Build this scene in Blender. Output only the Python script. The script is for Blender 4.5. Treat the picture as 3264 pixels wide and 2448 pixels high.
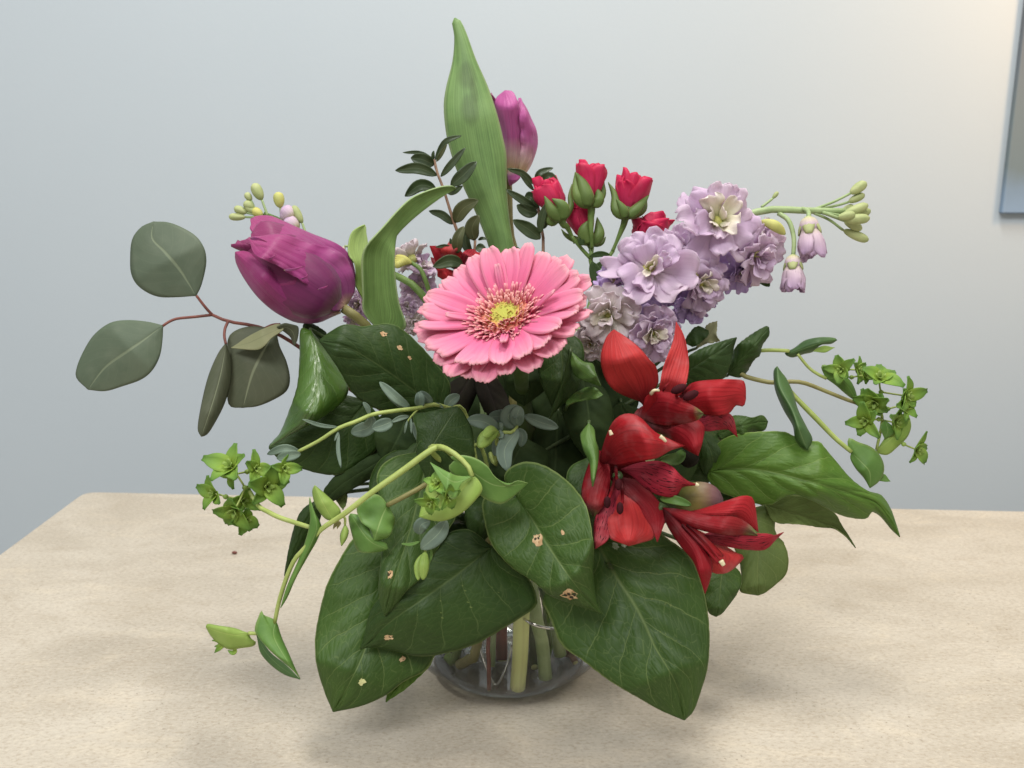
import bpy, math
import numpy as np
S = bpy.context.scene
for o in list(bpy.data.objects):
    bpy.data.objects.remove(o)
COL = S.collection

# ---------------------------------------------------------------- camera
F, CX, CY = 2827.0, 1632.0, 1224.0          # focal length and centre, in pixels of a 3264 wide frame
PITCH, CH, D0 = math.radians(12.5), 0.26, 0.481
CAM = np.array([0, 0, CH])
RT = np.array([1.0, 0, 0])
FW = np.array([0, math.cos(PITCH), -math.sin(PITCH)])
UP = np.array([0, math.sin(PITCH), math.cos(PITCH)])
cd = bpy.data.cameras.new('camera')
cam = bpy.data.objects.new('camera', cd)
COL.objects.link(cam)
cam.location = CAM
cam.rotation_euler = (math.pi / 2 - PITCH, 0, 0)
cd.sensor_width = 36
cd.lens = 36 * F / 3264
cd.clip_start, cd.clip_end = 0.01, 50
cd.dof.use_dof = True
cd.dof.focus_distance = 0.43
cd.dof.aperture_fstop = 16
S.camera = cam

# ---------------------------------------------------------------- world and lamps
w = bpy.data.worlds.new('World')
S.world = w
w.use_nodes = True
w.node_tree.nodes['Background'].inputs[0].default_value = (1.0, 0.985, 0.955, 1)
w.node_tree.nodes['Background'].inputs[1].default_value = 0.43
S.view_settings.view_transform = 'Standard'
S.view_settings.look = 'None'
S.view_settings.exposure = 0.14
S.view_settings.gamma = 1
S.cycles.max_bounces = 14
S.cycles.transmission_bounces = 12
S.cycles.transparent_max_bounces = 12
S.cycles.sample_clamp_indirect = 4


def area(name, loc, target, sx, sy, power, colr):
    l = bpy.data.lights.new(name, 'AREA')
    l.shape = 'RECTANGLE'
    l.size, l.size_y = sx, sy
    l.energy = power
    l.color = colr
    o = bpy.data.objects.new(name, l)
    COL.objects.link(o)
    o.location = loc
    from mathutils import Vector
    o.rotation_euler = (Vector(target) - Vector(loc)).to_track_quat('-Z', 'Y').to_euler()
    return o


area('ceiling_lamp', (0.13, 0.47, 1.55), (0.0, 0.42, 0), 0.42, 0.32, 15.5, (1, 0.97, 0.91))
area('ceiling_lamp', (-0.8, -1.1, 1.9), (-0.1, 0.9, 0.15), 1.2, 0.6, 36, (0.97, 0.985, 1))
area('ceiling_lamp', (1.2, -0.9, 1.9), (-0.1, 0.9, 0.15), 0.8, 0.6, 11, (1, 0.975, 0.93))
area('wall_lamp', (0.70, 0.72, 0.62), (0.56, 1.03, 0.42), 0.10, 0.10, 1.4, (1, 0.60, 0.26))

# ---------------------------------------------------------------- helpers
FR = dict(A=(200, 500, .45208), B=(1200, 0, .45208), C=(1700, 400, .5425), D=(1250, 700, .36166), E=(600, 1200, .36166),
          F=(1200, 1200, .36166), G=(1800, 1000, .5424), H=(900, 1700, .678), I=(850, 1000, .36166), J=(850, 1500, .36166),
          K=(950, 1700, .36166), L=(1500, 1450, .36166), M=(1600, 1700, .36166), N=(2150, 1000, .36166), O=(2150, 1350, .36166),
          P=(600, 1800, .2411), Q=(1250, 400, .27125), R=(1050, 550, .3014), S=(1750, 1100, .31646), T=(1800, 1500, .31646),
          U=(1300, 1850, .2941), X=(0, 0, 1.0))


def P(u, v, d):
    u, v, d = np.broadcast_arrays(np.asarray(u, float), np.asarray(v, float), np.asarray(d, float))
    z = D0 - d / 1000
    return CAM + FW * z[..., None] + RT * ((u - CX) / F * z)[..., None] + UP * ((CY - v) / F * z)[..., None]


def PX(fr, x, y, d):
    a = FR[fr]
    x, y = np.asarray(x, float), np.asarray(y, float)
    return P(a[0] + x * a[2], a[1] + y * a[2], d)


def floor_pt(u, v, z=0.0):
    r = FW + RT * (u - CX) / F + UP * (CY - v) / F
    return CAM + r * ((z - CH) / r[2])


def nv(x, y, z):
    a = RT * x + UP * y - FW * z
    return a / np.linalg.norm(a)


def unit(a):
    return a / np.maximum(np.linalg.norm(a, axis=-1, keepdims=True), 1e-12)


def spl(pts, n):
    p = np.asarray(pts, float)
    if len(p) == 2:
        t = np.linspace(0, 1, n)[:, None]
        return p[0] * (1 - t) + p[1] * t
    q = np.vstack([2 * p[0] - p[1], p, 2 * p[-1] - p[-2]])
    out = []
    s = np.linspace(0, 1, 14, endpoint=False)[:, None]
    for i in range(1, len(q) - 2):
        a, b, c, e = q[i - 1], q[i], q[i + 1], q[i + 2]
        out.append(.5 * (2 * b + (c - a) * s + (2 * a - 5 * b + 4 * c - e) * s ** 2 + (3 * b - a - 3 * c + e) * s ** 3))
    o = np.vstack(out + [p[-1:]])
    l = np.concatenate([[0], np.cumsum(np.linalg.norm(np.diff(o, axis=0), axis=1))])
    t = np.linspace(0, l[-1], n)
    return np.stack([np.interp(t, l, o[:, k]) for k in range(o.shape[1])], 1)


def lerp(v, n):
    v = np.atleast_1d(np.asarray(v, float))
    if len(v) == 1:
        return np.full(n, v[0])
    return spl(np.stack([np.linspace(0, 1, len(v)), v], 1), n)[:, 1] if len(v) > 2 else np.linspace(v[0], v[1], n)


LOC = {}


def tag(o, label=None, cat=None, group=None, kind=None):
    for k, v in (('label', label), ('category', cat), ('group', group), ('kind', kind)):
        if v:
            o[k] = v
    return o


def thing(name, label, cat, loc, group=None):
    o = bpy.data.objects.new(name, None)
    o.empty_display_size = .01
    COL.objects.link(o)
    o.location = loc
    LOC[o] = np.asarray(loc, float)
    return tag(o, label, cat, group)


def mesh_obj(name, V, faces, mats, par=None, uv=None, midx=None, smooth=True, loc=None):
    base = LOC[par] if par is not None else (np.zeros(3) if loc is None else np.asarray(loc, float))
    me = bpy.data.meshes.new(name)
    me.from_pydata((np.asarray(V) - base).tolist(), [], faces if isinstance(faces, list) else faces.tolist())
    for m_ in mats:
        me.materials.append(m_)
    if midx is not None:
        me.polygons.foreach_set('material_index', np.asarray(midx, np.int32))
    if uv is not None:
        li = np.empty(len(me.loops), np.int32)
        me.loops.foreach_get('vertex_index', li)
        lay = me.uv_layers.new(name='UVMap')
        lay.data.foreach_set('uv', np.asarray(uv, np.float32)[li].ravel())
    if smooth:
        me.polygons.foreach_set('use_smooth', np.ones(len(me.polygons), bool))
    me.update()
    o = bpy.data.objects.new(name, me)
    COL.objects.link(o)
    LOC[o] = base
    if par is not None:
        o.parent = par
    else:
        o.location = base
    return o


def sheet_data(G, th=.0004, toward=None, off=0):
    """closed thin body from a grid of points: front layer, back layer, rim"""
    n, m = G.shape[:2]
    a = np.gradient(G, axis=0)
    b = np.gradient(G, axis=1)
    N = unit(np.cross(a, b))
    tw = (CAM if toward is None else np.asarray(toward))
    s = 1.0 if np.mean(np.sum(N * unit(tw - G), -1)) > 0 else -1.0
    N = N * s
    edge = np.ones((n, m, 1))
    A, B = G + N * th / 2 * edge, G - N * th / 2 * edge
    V = np.vstack([A.reshape(-1, 3), B.reshape(-1, 3)])
    i = np.arange(n * m).reshape(n, m)
    q = np.stack([i[:-1, :-1], i[1:, :-1], i[1:, 1:], i[:-1, 1:]], -1).reshape(-1, 4)
    if s < 0:
        q = q[:, ::-1]
    k = n * m
    rim = np.concatenate([i[0, :], i[1:, -1], i[-1, -2::-1], i[-2:0:-1, 0]])
    r2 = np.roll(rim, -1)
    rq = np.stack([rim, r2, r2 + k, rim + k], -1)
    if s < 0:
        rq = rq[:, ::-1]
    faces = np.vstack([q, q[:, ::-1] + k, rq]) + off
    uu, vv = np.meshgrid(np.linspace(0, 1, n), np.linspace(0, 1, m), indexing='ij')
    uv = np.stack([uu.ravel(), vv.ravel()], 1)
    mi = np.concatenate([np.zeros(len(q)), np.ones(len(q)), np.zeros(len(rq))]).astype(int)
    return V, faces, np.vstack([uv, uv]), mi, N


def sheet(name, G, mat, par, th=.0004, matb=None, toward=None, flip=False):
    V, f, uv, mi, N = sheet_data(G, th, toward)
    mats = [mat, matb or mat]
    if flip:
        mats = mats[::-1]
    o = mesh_obj(name, V, f, mats, par, uv, mi)
    return o


def multi(name, Gs, mat, par, th=.0003, toward=None, stuff=False):
    """many small blades joined into one part"""
    Vs, fs, us, k = [], [], [], 0
    for G in Gs:
        V, f, uv, mi, N = sheet_data(G, th, toward, k)
        Vs.append(V)
        fs.append(f)
        us.append(uv)
        k += len(V)
    o = mesh_obj(name, np.vstack(Vs), np.vstack(fs), [mat], par, np.vstack(us))
    if stuff:
        o['kind'] = 'stuff'
    return o


def loft(fr, L, M, R, d=0, e=(0, 0), n=26, m=13, quilt=0, nq=6.5, wave=0, wf=2.5, serr=0, sf=40, bow=0, grv=0, gk=19, seed=1):
    """a leaf or petal through its two edges and its midrib; d is the height towards the viewer in mm"""
    a = FR[fr]
    cv = lambda l: [(a[0] + p[0] * a[2], a[1] + p[1] * a[2]) for p in l]
    L, M, R = cv(L), cv(M), cv(R)
    rg = np.random.RandomState(seed)
    t = np.linspace(0, 1, n)
    tt = .006 + .988 * t
    mid = spl(M, n)
    le = spl([M[0]] + L + [M[-1]], n)
    ri = spl([M[0]] + R + [M[-1]], n)
    dm = lerp(d, n)
    env = np.sin(np.pi * tt) ** .6
    dl = dm + lerp(e[0], n) * env
    dr = dm + lerp(e[1], n) * env
    if serr:
        z = (np.abs(((t * sf) % 1) - .5) - .25) * serr * env + rg.uniform(-.4, .4, n) * serr * .6 * env
        dirn = ri - le
        dirn = dirn / np.maximum(np.linalg.norm(dirn, axis=1, keepdims=True), 1)
        le = le - dirn * z[:, None]
        ri = ri + dirn * (np.roll(z, 1) * env)[:, None]
    mid3 = np.column_stack([mid, dm])
    le3 = np.column_stack([le, dl])
    ri3 = np.column_stack([ri, dr])
    c = np.linspace(-1, 1, m)[None, :, None]
    k = .985
    G = mid3[:, None] + c * ((ri3 - le3) / 2)[:, None] * k + c ** 2 * ((ri3 + le3) / 2 - mid3)[:, None]
    tg, cg = tt[:, None], np.linspace(-1, 1, m)[None, :]
    ac = np.abs(cg)
    if quilt:
        ph = (tg - .30 * ac ** .85) * nq + np.where(cg > 0, .5, 0)
        G[..., 2] += quilt * (np.abs(np.sin(np.pi * ph)) ** .6 - .6) * np.minimum(1, ac * 5) * (1 - ac ** 4) * np.sin(np.pi * tg) ** .5
        G[..., 2] -= quilt * .6 * np.exp(-(cg / .05) ** 2)
    if wave:
        p0, p1 = rg.uniform(0, 6.28, 2)
        G[..., 2] += wave * ac ** 2 * np.sin(wf * 6.28 * tg + np.where(cg < 0, p0, p1)) * np.sin(np.pi * tg)
    if grv:
        G[..., 2] += grv * np.cos(gk * cg + .8 * np.sin(5 * tg)) * np.sin(np.pi * tg) ** .5
    if bow:
        G[..., 2] += bow * (1 - cg ** 2) * np.sin(np.pi * tg) ** .7
    return P(G[..., 0], G[..., 1], G[..., 2])


def prof(a, b, t):
    tm = a / (a + b)
    return t ** a * (1 - t) ** b / (tm ** a * (1 - tm) ** b)


EL, OV, OB, LA, ST = (.6, .6), (.5, .85), (.9, .45), (.6, 1.1), (.22, .4)


def blade3(p3, wd, pf=EL, roll=0, cup=0, wave=0, wf=2, n=14, m=7, base=0.0, seed=0, vdir=None):
    """a blade along a 3-D midrib; wd = full width in metres"""
    c3 = spl(p3, n)
    T = unit(np.gradient(c3, axis=0))
    V = unit(CAM - c3) if vdir is None else np.broadcast_to(vdir, c3.shape)
    Sd = unit(np.cross(T, V))
    r = np.radians(lerp(roll, n))[:, None]
    Nn = np.cross(Sd, T)
    S2 = Sd * np.cos(r) + Nn * np.sin(r)
    N2 = np.cross(S2, T)
    t = np.linspace(.008, .992, n)
    hw = (wd / 2) * np.maximum(prof(*pf, t), base * (1 - t))
    c = np.linspace(-1, 1, m)
    rg = np.random.RandomState(seed + 3)
    ph = rg.uniform(0, 6.28, 2)
    G = c3[:, None] + S2[:, None] * (hw[:, None] * c)[..., None]
    h = cup * hw[:, None] * (c ** 2)[None] + wave * hw[:, None] * (np.abs(c) ** 2)[None] * np.sin(wf * 6.28 * t[:, None] + np.where(c < 0, ph[0], ph[1])[None])
    return G + N2[:, None] * h[..., None]


def blade(fr, path, wpx, pf=EL, d=0, roll=0, cup=.0, wave=0, wf=2, n=14, m=7, base=0.0, seed=0):
    a = FR[fr]
    q = np.asarray([(a[0] + p[0] * a[2], a[1] + p[1] * a[2]) for p in path], float)
    dd = lerp(d, len(q))
    return blade3(P(q[:, 0], q[:, 1], dd), wpx * a[2] * (D0 - np.mean(dd) / 1000) / F, pf, roll, cup, wave, wf, n, m, base, seed)


def tube3(name, p3, r, mat, par, n=24, k=8, rough=0, seed=0):
    """r = radius list in mm"""
    c = spl(p3, n)
    rr = lerp(r, n) / 1000
    if rough:
        rr = rr * (1 + np.random.RandomState(seed).uniform(-rough, rough, n))
    T = unit(np.gradient(c, axis=0))
    u = np.cross(T[0], [0.3, .2, .9])
    u = u / np.linalg.norm(u)
    U_ = []
    for i in range(n):
        u = u - T[i] * np.dot(u, T[i])
        u = u / np.linalg.norm(u)
        U_.append(u)
    U_ = np.array(U_)
    B = np.cross(T, U_)
    an = np.linspace(0, 2 * np.pi, k, endpoint=False)
    G = c[:, None] + rr[:, None, None] * (np.cos(an)[None, :, None] * U_[:, None] + np.sin(an)[None, :, None] * B[:, None])
    V = np.vstack([G.reshape(-1, 3), c[:1], c[-1:]])
    i = np.arange(n * k).reshape(n, k)
    j = np.roll(i, -1, 1)
    q = np.stack([i[:-1], j[:-1], j[1:], i[1:]], -1).reshape(-1, 4).tolist()
    q += [[n * k, int(j[0, x]), int(i[0, x])] for x in range(k)] + [[n * k + 1, int(i[-1, x]), int(j[-1, x])] for x in range(k)]
    uu, vv = np.meshgrid(np.linspace(0, 1, n), np.linspace(0, 1, k), indexing='ij')
    uv = np.vstack([np.stack([uu.ravel(), vv.ravel()], 1), [[0, .5], [1, .5]]])
    return mesh_obj(name, V, q, [mat], par, uv)


def tube(name, fr, path, r, mat, par, d=0, n=24, k=8, extra=None, rough=0):
    a = FR[fr]
    q = np.asarray([(a[0] + p[0] * a[2], a[1] + p[1] * a[2]) for p in path], float)
    p3 = P(q[:, 0], q[:, 1], lerp(d, len(q)))
    if extra is not None:
        p3 = np.vstack([p3, extra])
    return tube3(name, p3, r, mat, par, n, k, rough)


def egg(name, p0, p1, r, mat, par, pf=(.5, .6), n=14, k=12, seed=0, lump=0, lob=5):
    """a bud: a body turned round the line p0-p1; r in mm"""
    p0, p1 = np.asarray(p0), np.asarray(p1)
    ax = p1 - p0
    u = np.cross(ax, [.31, .2, .93])
    u /= np.linalg.norm(u)
    b = np.cross(unit(ax), u)
    t = np.linspace(.01, .99, n)
    an = np.linspace(0, 2 * np.pi, k, endpoint=False)
    rr = r / 1000 * prof(*pf, t)[:, None] * (1 + lump * np.cos(an * lob + seed)[None])
    G = p0 + ax * t[:, None, None] + rr[..., None] * (np.cos(an)[None, :, None] * u + np.sin(an)[None, :, None] * b)
    V = np.vstack([G.reshape(-1, 3), p0[None], p1[None]])
    i = np.arange(n * k).reshape(n, k)
    j = np.roll(i, -1, 1)
    q = np.stack([i[:-1], j[:-1], j[1:], i[1:]], -1).reshape(-1, 4).tolist()
    q += [[n * k, int(j[0, x]), int(i[0, x])] for x in range(k)] + [[n * k + 1, int(i[-1, x]), int(j[-1, x])] for x in range(k)]
    uu, vv = np.meshgrid(t, np.linspace(0, 1, k), indexing='ij')
    uv = np.vstack([np.stack([uu.ravel(), vv.ravel()], 1), [[0, .5], [1, .5]]])
    return mesh_obj(name, V, q, [mat], par, uv)


def petal(O, nrm, a, r0, ln, wd, th0, th1, pf=(.7, .3), cup=0, ruf=0, rf=2, n=12, m=7, seed=0, notch=0, base=.12, tw=0):
    """a petal in a flower's own frame: nrm the axis, a the outward direction, th0..th1 the lean from the axis (degrees)"""
    rg = np.random.RandomState(seed + 11)
    a = unit(a - nrm * np.dot(a, nrm))
    b = np.cross(nrm, a)
    t = np.linspace(.01, .992, n)
    th = np.radians(th0 + (th1 - th0) * t)[:, None]
    dr = np.cos(th) * nrm + np.sin(th) * a
    c = O + a * r0 + np.vstack([[0, 0, 0], np.cumsum((dr[1:] + dr[:-1]) / 2, 0)]) * ln / (n - 1)
    top = np.sin(th) * nrm - np.cos(th) * a
    hw = wd / 2 * np.maximum(prof(*pf, t), base)
    x = np.linspace(-1, 1, m)
    bb = b * math.cos(tw) + np.mean(top, 0) * math.sin(tw)
    p0, p1, p2 = rg.uniform(0, 6.28, 3)
    G = c[:, None] + bb * (hw[:, None] * x)[..., None]
    h = cup * hw[:, None] * (x ** 2)[None]
    if ruf:
        h = h + ruf * wd * (np.abs(x)[None] ** 1.5 * np.sin(rf * 6.28 * t[:, None] + np.where(x < 0, p0, p1)[None]) * t[:, None]
                            + .8 * t[:, None] ** 4 * np.sin(rf * 3.3 * x[None] + p2))
    G = G + top[:, None] * h[..., None]
    if notch:
        G = G - (dr[:, None] * (notch * ln * t[:, None] ** 14 * np.exp(-(x / .22) ** 2)[None])[..., None])
    return G


def lathe(name, prf, mat, par, c, k=64, closed=True):
    pr = np.asarray(prf, float)
    an = np.linspace(0, 2 * np.pi, k, endpoint=False)
    G = np.stack([pr[:, 0, None] * np.cos(an), pr[:, 0, None] * np.sin(an), np.repeat(pr[:, 1, None], k, 1)], -1) + c
    n = len(pr)
    i = np.arange(n * k).reshape(n, k)
    j = np.roll(i, -1, 1)
    q = np.stack([i[:-1], j[:-1], j[1:], i[1:]], -1).reshape(-1, 4)
    return mesh_obj(name, G.reshape(-1, 3), q, [mat], par)

# ---------------------------------------------------------------- materials
def lin(c):
    return tuple(((x / 255) / 12.92 if x / 255 <= .04045 else ((x / 255 + .055) / 1.055) ** 2.4) for x in c) + (1.0,)


class NT:
    def __init__(self, name):
        self.m = bpy.data.materials.new(name)
        self.m.use_nodes = True
        self.t = self.m.node_tree
        self.t.nodes.clear()
        self.out = self.t.nodes.new('ShaderNodeOutputMaterial')

    def n(self, typ, **kw):
        x = self.t.nodes.new('ShaderNode' + typ)
        for k, v in kw.items():
            setattr(x, k, v)
        return x

    def put(self, sock, v):
        if isinstance(v, bpy.types.NodeSocket):
            self.t.links.new(v, sock)
        elif v is not None:
            sock.default_value = v

    def math(self, op, a, b=None, c=None, clamp=False):
        x = self.n('Math', operation=op, use_clamp=clamp)
        for i, v in enumerate((a, b, c)):
            self.put(x.inputs[i], v)
        return x.outputs[0]

    def mix(self, f, a, b, blend='MIX'):
        x = self.n('MixRGB', blend_type=blend)
        self.put(x.inputs[0], f)
        self.put(x.inputs[1], a)
        self.put(x.inputs[2], b)
        return x.outputs[0]

    def sstep(self, x, lo, hi, a=0.0, b=1.0):
        m = self.n('MapRange', interpolation_type='SMOOTHSTEP')
        self.put(m.inputs[0], x)
        for i, v in zip((1, 2, 3, 4), (lo, hi, a, b)):
            self.put(m.inputs[i], v)
        return m.outputs[0]

    def noise(self, vec, scale, detail=4, rough=.55, dist=0):
        x = self.n('TexNoise')
        self.put(x.inputs['Vector'], vec)
        x.inputs['Scale'].default_value = scale
        x.inputs['Detail'].default_value = detail
        x.inputs['Roughness'].default_value = rough
        x.inputs['Distortion'].default_value = dist
        return x.outputs[0]

    def ramp(self, f, stops):
        x = self.n('ValToRGB')
        el = x.color_ramp.elements
        while len(el) < len(stops):
            el.new(.5)
        for e, (p, c) in zip(el, stops):
            e.position = p
            e.color = c
        self.put(x.inputs[0], f)
        return x.outputs[0]

    def vmul(self, vec, s):
        x = self.n('VectorMath', operation='MULTIPLY')
        self.put(x.inputs[0], vec)
        x.inputs[1].default_value = s
        return x.outputs[0]

    def uv(self):
        tc = self.n('UVMap')
        sp = self.n('SeparateXYZ')
        self.t.links.new(tc.outputs[0], sp.inputs[0])
        return tc.outputs[0], sp.outputs[0], sp.outputs[1]

    def obj(self):
        return self.n('TexCoord').outputs['Object']

    def rand(self):
        return self.n('ObjectInfo').outputs['Random']

    def bump(self, h, strength, dist=.001):
        b = self.n('Bump')
        b.inputs['Strength'].default_value = strength
        b.inputs['Distance'].default_value = dist
        self.put(b.inputs['Height'], h)
        return b.outputs[0]

    def finish(self, colr, rough=.5, normal=None, trans=0, tcol=None, spec=.5, sheen=0, coat=0, crough=.2):
        p = self.n('BsdfPrincipled')
        self.put(p.inputs['Base Color'], colr)
        self.put(p.inputs['Roughness'], rough)
        p.inputs['Specular IOR Level'].default_value = spec
        p.inputs['Sheen Weight'].default_value = sheen
        p.inputs['Coat Weight'].default_value = coat
        p.inputs['Coat Roughness'].default_value = .34
        if normal is not None:
            self.put(p.inputs['Normal'], normal)
        r = p.outputs[0]
        if trans:
            tr = self.n('BsdfTranslucent')
            self.put(tr.inputs[0], tcol if tcol is not None else colr)
            mx = self.n('MixShader')
            mx.inputs[0].default_value = trans
            self.t.links.new(r, mx.inputs[1])
            self.t.links.new(tr.outputs[0], mx.inputs[2])
            r = mx.outputs[0]
        self.t.links.new(r, self.out.inputs[0])
        return self.m


def mat_broadleaf(name, c1, c2, vein, nv_=6.5, tert=26, rough=.4, trans=.18, spec=.5, vmix=.42, bump=.36, coat=0):
    k = NT(name)
    uvv, u, v = k.uv()
    ob = k.obj()
    nz = k.noise(ob, 55, 3)
    nz2 = k.noise(ob, 16, 3)
    wob = k.math('MULTIPLY', k.math('SUBTRACT', nz, .5), .05)
    sd = k.math('SUBTRACT', v, .5)
    a = k.math('MULTIPLY', k.math('ABSOLUTE', sd), 2)
    side = k.math('MULTIPLY', k.math('GREATER_THAN', sd, 0), .5)
    uu = k.math('ADD', u, k.math('MULTIPLY', wob, 1.6))
    ph = k.math('ADD', k.math('MULTIPLY', k.math('SUBTRACT', uu, k.math('MULTIPLY', k.math('POWER', a, .85), .30)), nv_), side)
    fr = k.math('ABSOLUTE', k.math('SUBTRACT', k.math('FRACT', k.math('ADD', ph, .5)), .5))
    sec = k.sstep(fr, .006, .030, 1, 0)
    sec = k.math('MULTIPLY', sec, k.sstep(a, .75, 1.0, 1, .15))
    midw = k.math('ADD', .010, k.math('MULTIPLY', k.math('SUBTRACT', 1.0, u), .014))
    mid = k.math('SUBTRACT', 1.0, k.math('DIVIDE', k.math('ABSOLUTE', k.math('ADD', sd, k.math('MULTIPLY', wob, .08))), midw), clamp=True)
    vo = k.n('TexVoronoi', feature='DISTANCE_TO_EDGE')
    cmb = k.n('CombineXYZ')
    k.put(cmb.inputs[0], k.math('ADD', ph, k.math('MULTIPLY', wob, 4)))
    k.put(cmb.inputs[1], k.math('MULTIPLY', a, 4.2))
    k.put(cmb.inputs[2], k.math('MULTIPLY', side, 30))
    k.put(vo.inputs['Vector'], cmb.outputs[0])
    vo.inputs['Scale'].default_value = tert / 10
    ter = k.sstep(vo.outputs['Distance'], .006, .032, 1, 0)
    vm = k.math('MAXIMUM', k.math('MULTIPLY', sec, .8), mid)
    vm2 = k.math('MAXIMUM', vm, k.math('MULTIPLY', ter, .42))
    base = k.mix(k.sstep(k.math('ADD', k.math('MULTIPLY', nz2, .75), k.math('MULTIPLY', nz, .25)), .35, .65), lin(c1), lin(c2))
    base = k.mix(k.math('MULTIPLY', k.math('SUBTRACT', k.rand(), .3), .35, clamp=True), base, lin(tuple(x * .75 for x in c1)))
    cc = k.mix(k.math('MULTIPLY', vm2, vmix), base, lin(vein))
    cc = k.mix(k.math('MULTIPLY', k.sstep(k.math('ADD', a, k.math('MULTIPLY', wob, .2)), .972, .99), .55), cc, lin(vein))
    blot = k.noise(ob, 30, 4, .7)
    cc = k.mix(k.math('MULTIPLY', k.sstep(blot, .55, .75), .3), cc, k.mix(1.0, cc, lin((214, 186, 140)), 'MULTIPLY'))
    puff = k.sstep(vo.outputs['Distance'], 0, .35)
    fine = k.noise(ob, 900, 2)
    h = k.math('ADD', k.math('MULTIPLY', puff, .5), k.math('SUBTRACT', k.math('MULTIPLY', fine, .08), k.math('MULTIPLY', vm, 1.0)))
    h = k.math('ADD', h, k.math('MULTIPLY', k.noise(ob, 60, 2), .35))
    return k.finish(cc, k.math('ADD', rough - .06, k.math('MULTIPLY', nz, .14)), k.bump(h, bump, .0006), trans, k.mix(.5, cc, lin((130, 165, 30))), spec, coat=coat)


def mat_leaf(name, c1, c2, vein=None, streak=0, rough=.5, trans=.2, spec=.4, edge=None, spots=0, ssc=40, tint=(130, 165, 40), stains=()):
    """simple leaf: noise between two colours, a midrib, optional lengthwise streaks and pale rim"""
    k = NT(name)
    uvv, u, v = k.uv()
    ob = k.obj()
    nz = k.noise(ob, 70, 4)
    base = k.mix(k.sstep(nz, .35, .65), lin(c1), lin(c2))
    base = k.mix(k.math('MULTIPLY', k.rand(), .35), base, lin(tuple(x * .8 for x in c2)))
    h = k.math('MULTIPLY', k.noise(ob, 300, 2), .4)
    if streak:
        st = k.noise(k.vmul(uvv, (1.6, ssc, 1)), 1.0, 3, .6)
        base = k.mix(k.math('MULTIPLY', k.sstep(st, .35, .7), streak), base, lin(tuple(min(255, x * 1.28) for x in c2)))
        st2 = k.noise(k.vmul(uvv, (2.2, ssc * .6, 1)), 1.3, 2)
        base = k.mix(k.math('MULTIPLY', k.sstep(st2, .55, .75), streak * .6), base, lin(tuple(x * .62 for x in c1)))
        h = k.math('ADD', h, st)
    sd = k.math('ABSOLUTE', k.math('SUBTRACT', v, .5))
    if vein:
        md = k.sstep(sd, .008, .03, 1, 0)
        a = k.math('MULTIPLY', sd, 2)
        ph = k.math('MULTIPLY', k.math('SUBTRACT', k.math('ADD', u, k.math('MULTIPLY', nz, .05)), k.math('MULTIPLY', a, .3)), 8)
        fr = k.math('ABSOLUTE', k.math('SUBTRACT', k.math('FRACT', ph), .5))
        sec = k.math('MULTIPLY', k.sstep(fr, .01, .06, 1, 0), .12)
        base = k.mix(k.math('MULTIPLY', k.math('MAXIMUM', md, sec), .7), base, lin(vein))
        h = k.math('SUBTRACT', h, k.math('MULTIPLY', md, .7))
    if edge:
        base = k.mix(k.math('MULTIPLY', k.sstep(sd, .44, .5), .7), base, lin(edge))
    if spots:
        sp = k.noise(ob, 32, 2)
        base = k.mix(k.math('MULTIPLY', k.sstep(sp, .62, .72), spots), base, lin((70, 82, 48)))
    for (su, sv, ru, rv) in stains:
        w1 = k.math('MULTIPLY', k.math('SUBTRACT', k.noise(k.vmul(uvv, (6, 34, 1)), 1.0, 3), .5), .9)
        d2 = k.math('ADD', k.math('POWER', k.math('DIVIDE', k.math('SUBTRACT', u, su), ru), 2), k.math('POWER', k.math('DIVIDE', k.math('SUBTRACT', v, sv), rv), 2))
        base = k.mix(k.math('MULTIPLY', k.sstep(k.math('ADD', d2, w1), .2, 1.3, 1, 0), .46), base, lin((66, 80, 44)))
    return k.finish(base, rough, k.bump(h, .35, .0004), trans, k.mix(.4, base, lin(tint)), spec)


def mat_petal(name, stops, streak=.3, rough=.55, trans=.3, var=None, ssc=26, edge=None, dashes=None, sheen=.0, spec=.3, bump=.5, blotch=None, dk=(205, 185, 205)):
    k = NT(name)
    uvv, u, v = k.uv()
    ob = k.obj()
    base = k.ramp(u, [(p, lin(c)) for p, c in stops])
    if var:
        base = k.mix(k.math('MULTIPLY', k.rand(), .6), base, lin(var))
    st = k.noise(k.vmul(uvv, (1.2, ssc, 1)), 1.0, 3, .6)
    nz = k.noise(ob, 60, 3)
    base = k.mix(k.math('MULTIPLY', k.sstep(st, .4, .75), streak), base, k.mix(1.0, base, lin(dk), 'MULTIPLY'))
    base = k.mix(k.math('MULTIPLY', k.sstep(nz, .5, .75), streak * .5), base, k.mix(.25, base, (1, 1, 1, 1)))
    sd = k.math('ABSOLUTE', k.math('SUBTRACT', v, .5))
    if edge:
        base = k.mix(k.math('MULTIPLY', k.sstep(sd, .40, .5), .6), base, lin(edge))
    if blotch:
        bm = k.math('MULTIPLY', k.sstep(u, .72, 1.0), k.sstep(sd, .1, .32, 1, 0))
        base = k.mix(k.math('MULTIPLY', bm, .9), base, lin(blotch))
    if dashes:
        q = k.noise(k.vmul(uvv, (9, 26, 1)), 1.0, 1, .5)
        dm = k.math('MULTIPLY', k.sstep(q, .585, .63), k.math('MULTIPLY', k.sstep(u, .2, .32), k.sstep(u, .82, .92, 1, 0)))
        base = k.mix(dm, base, lin(dashes))
    h = k.math('ADD', st, k.math('MULTIPLY', nz, .5))
    return k.finish(base, rough, k.bump(h, bump, .0004), trans, base, spec, sheen)


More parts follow.
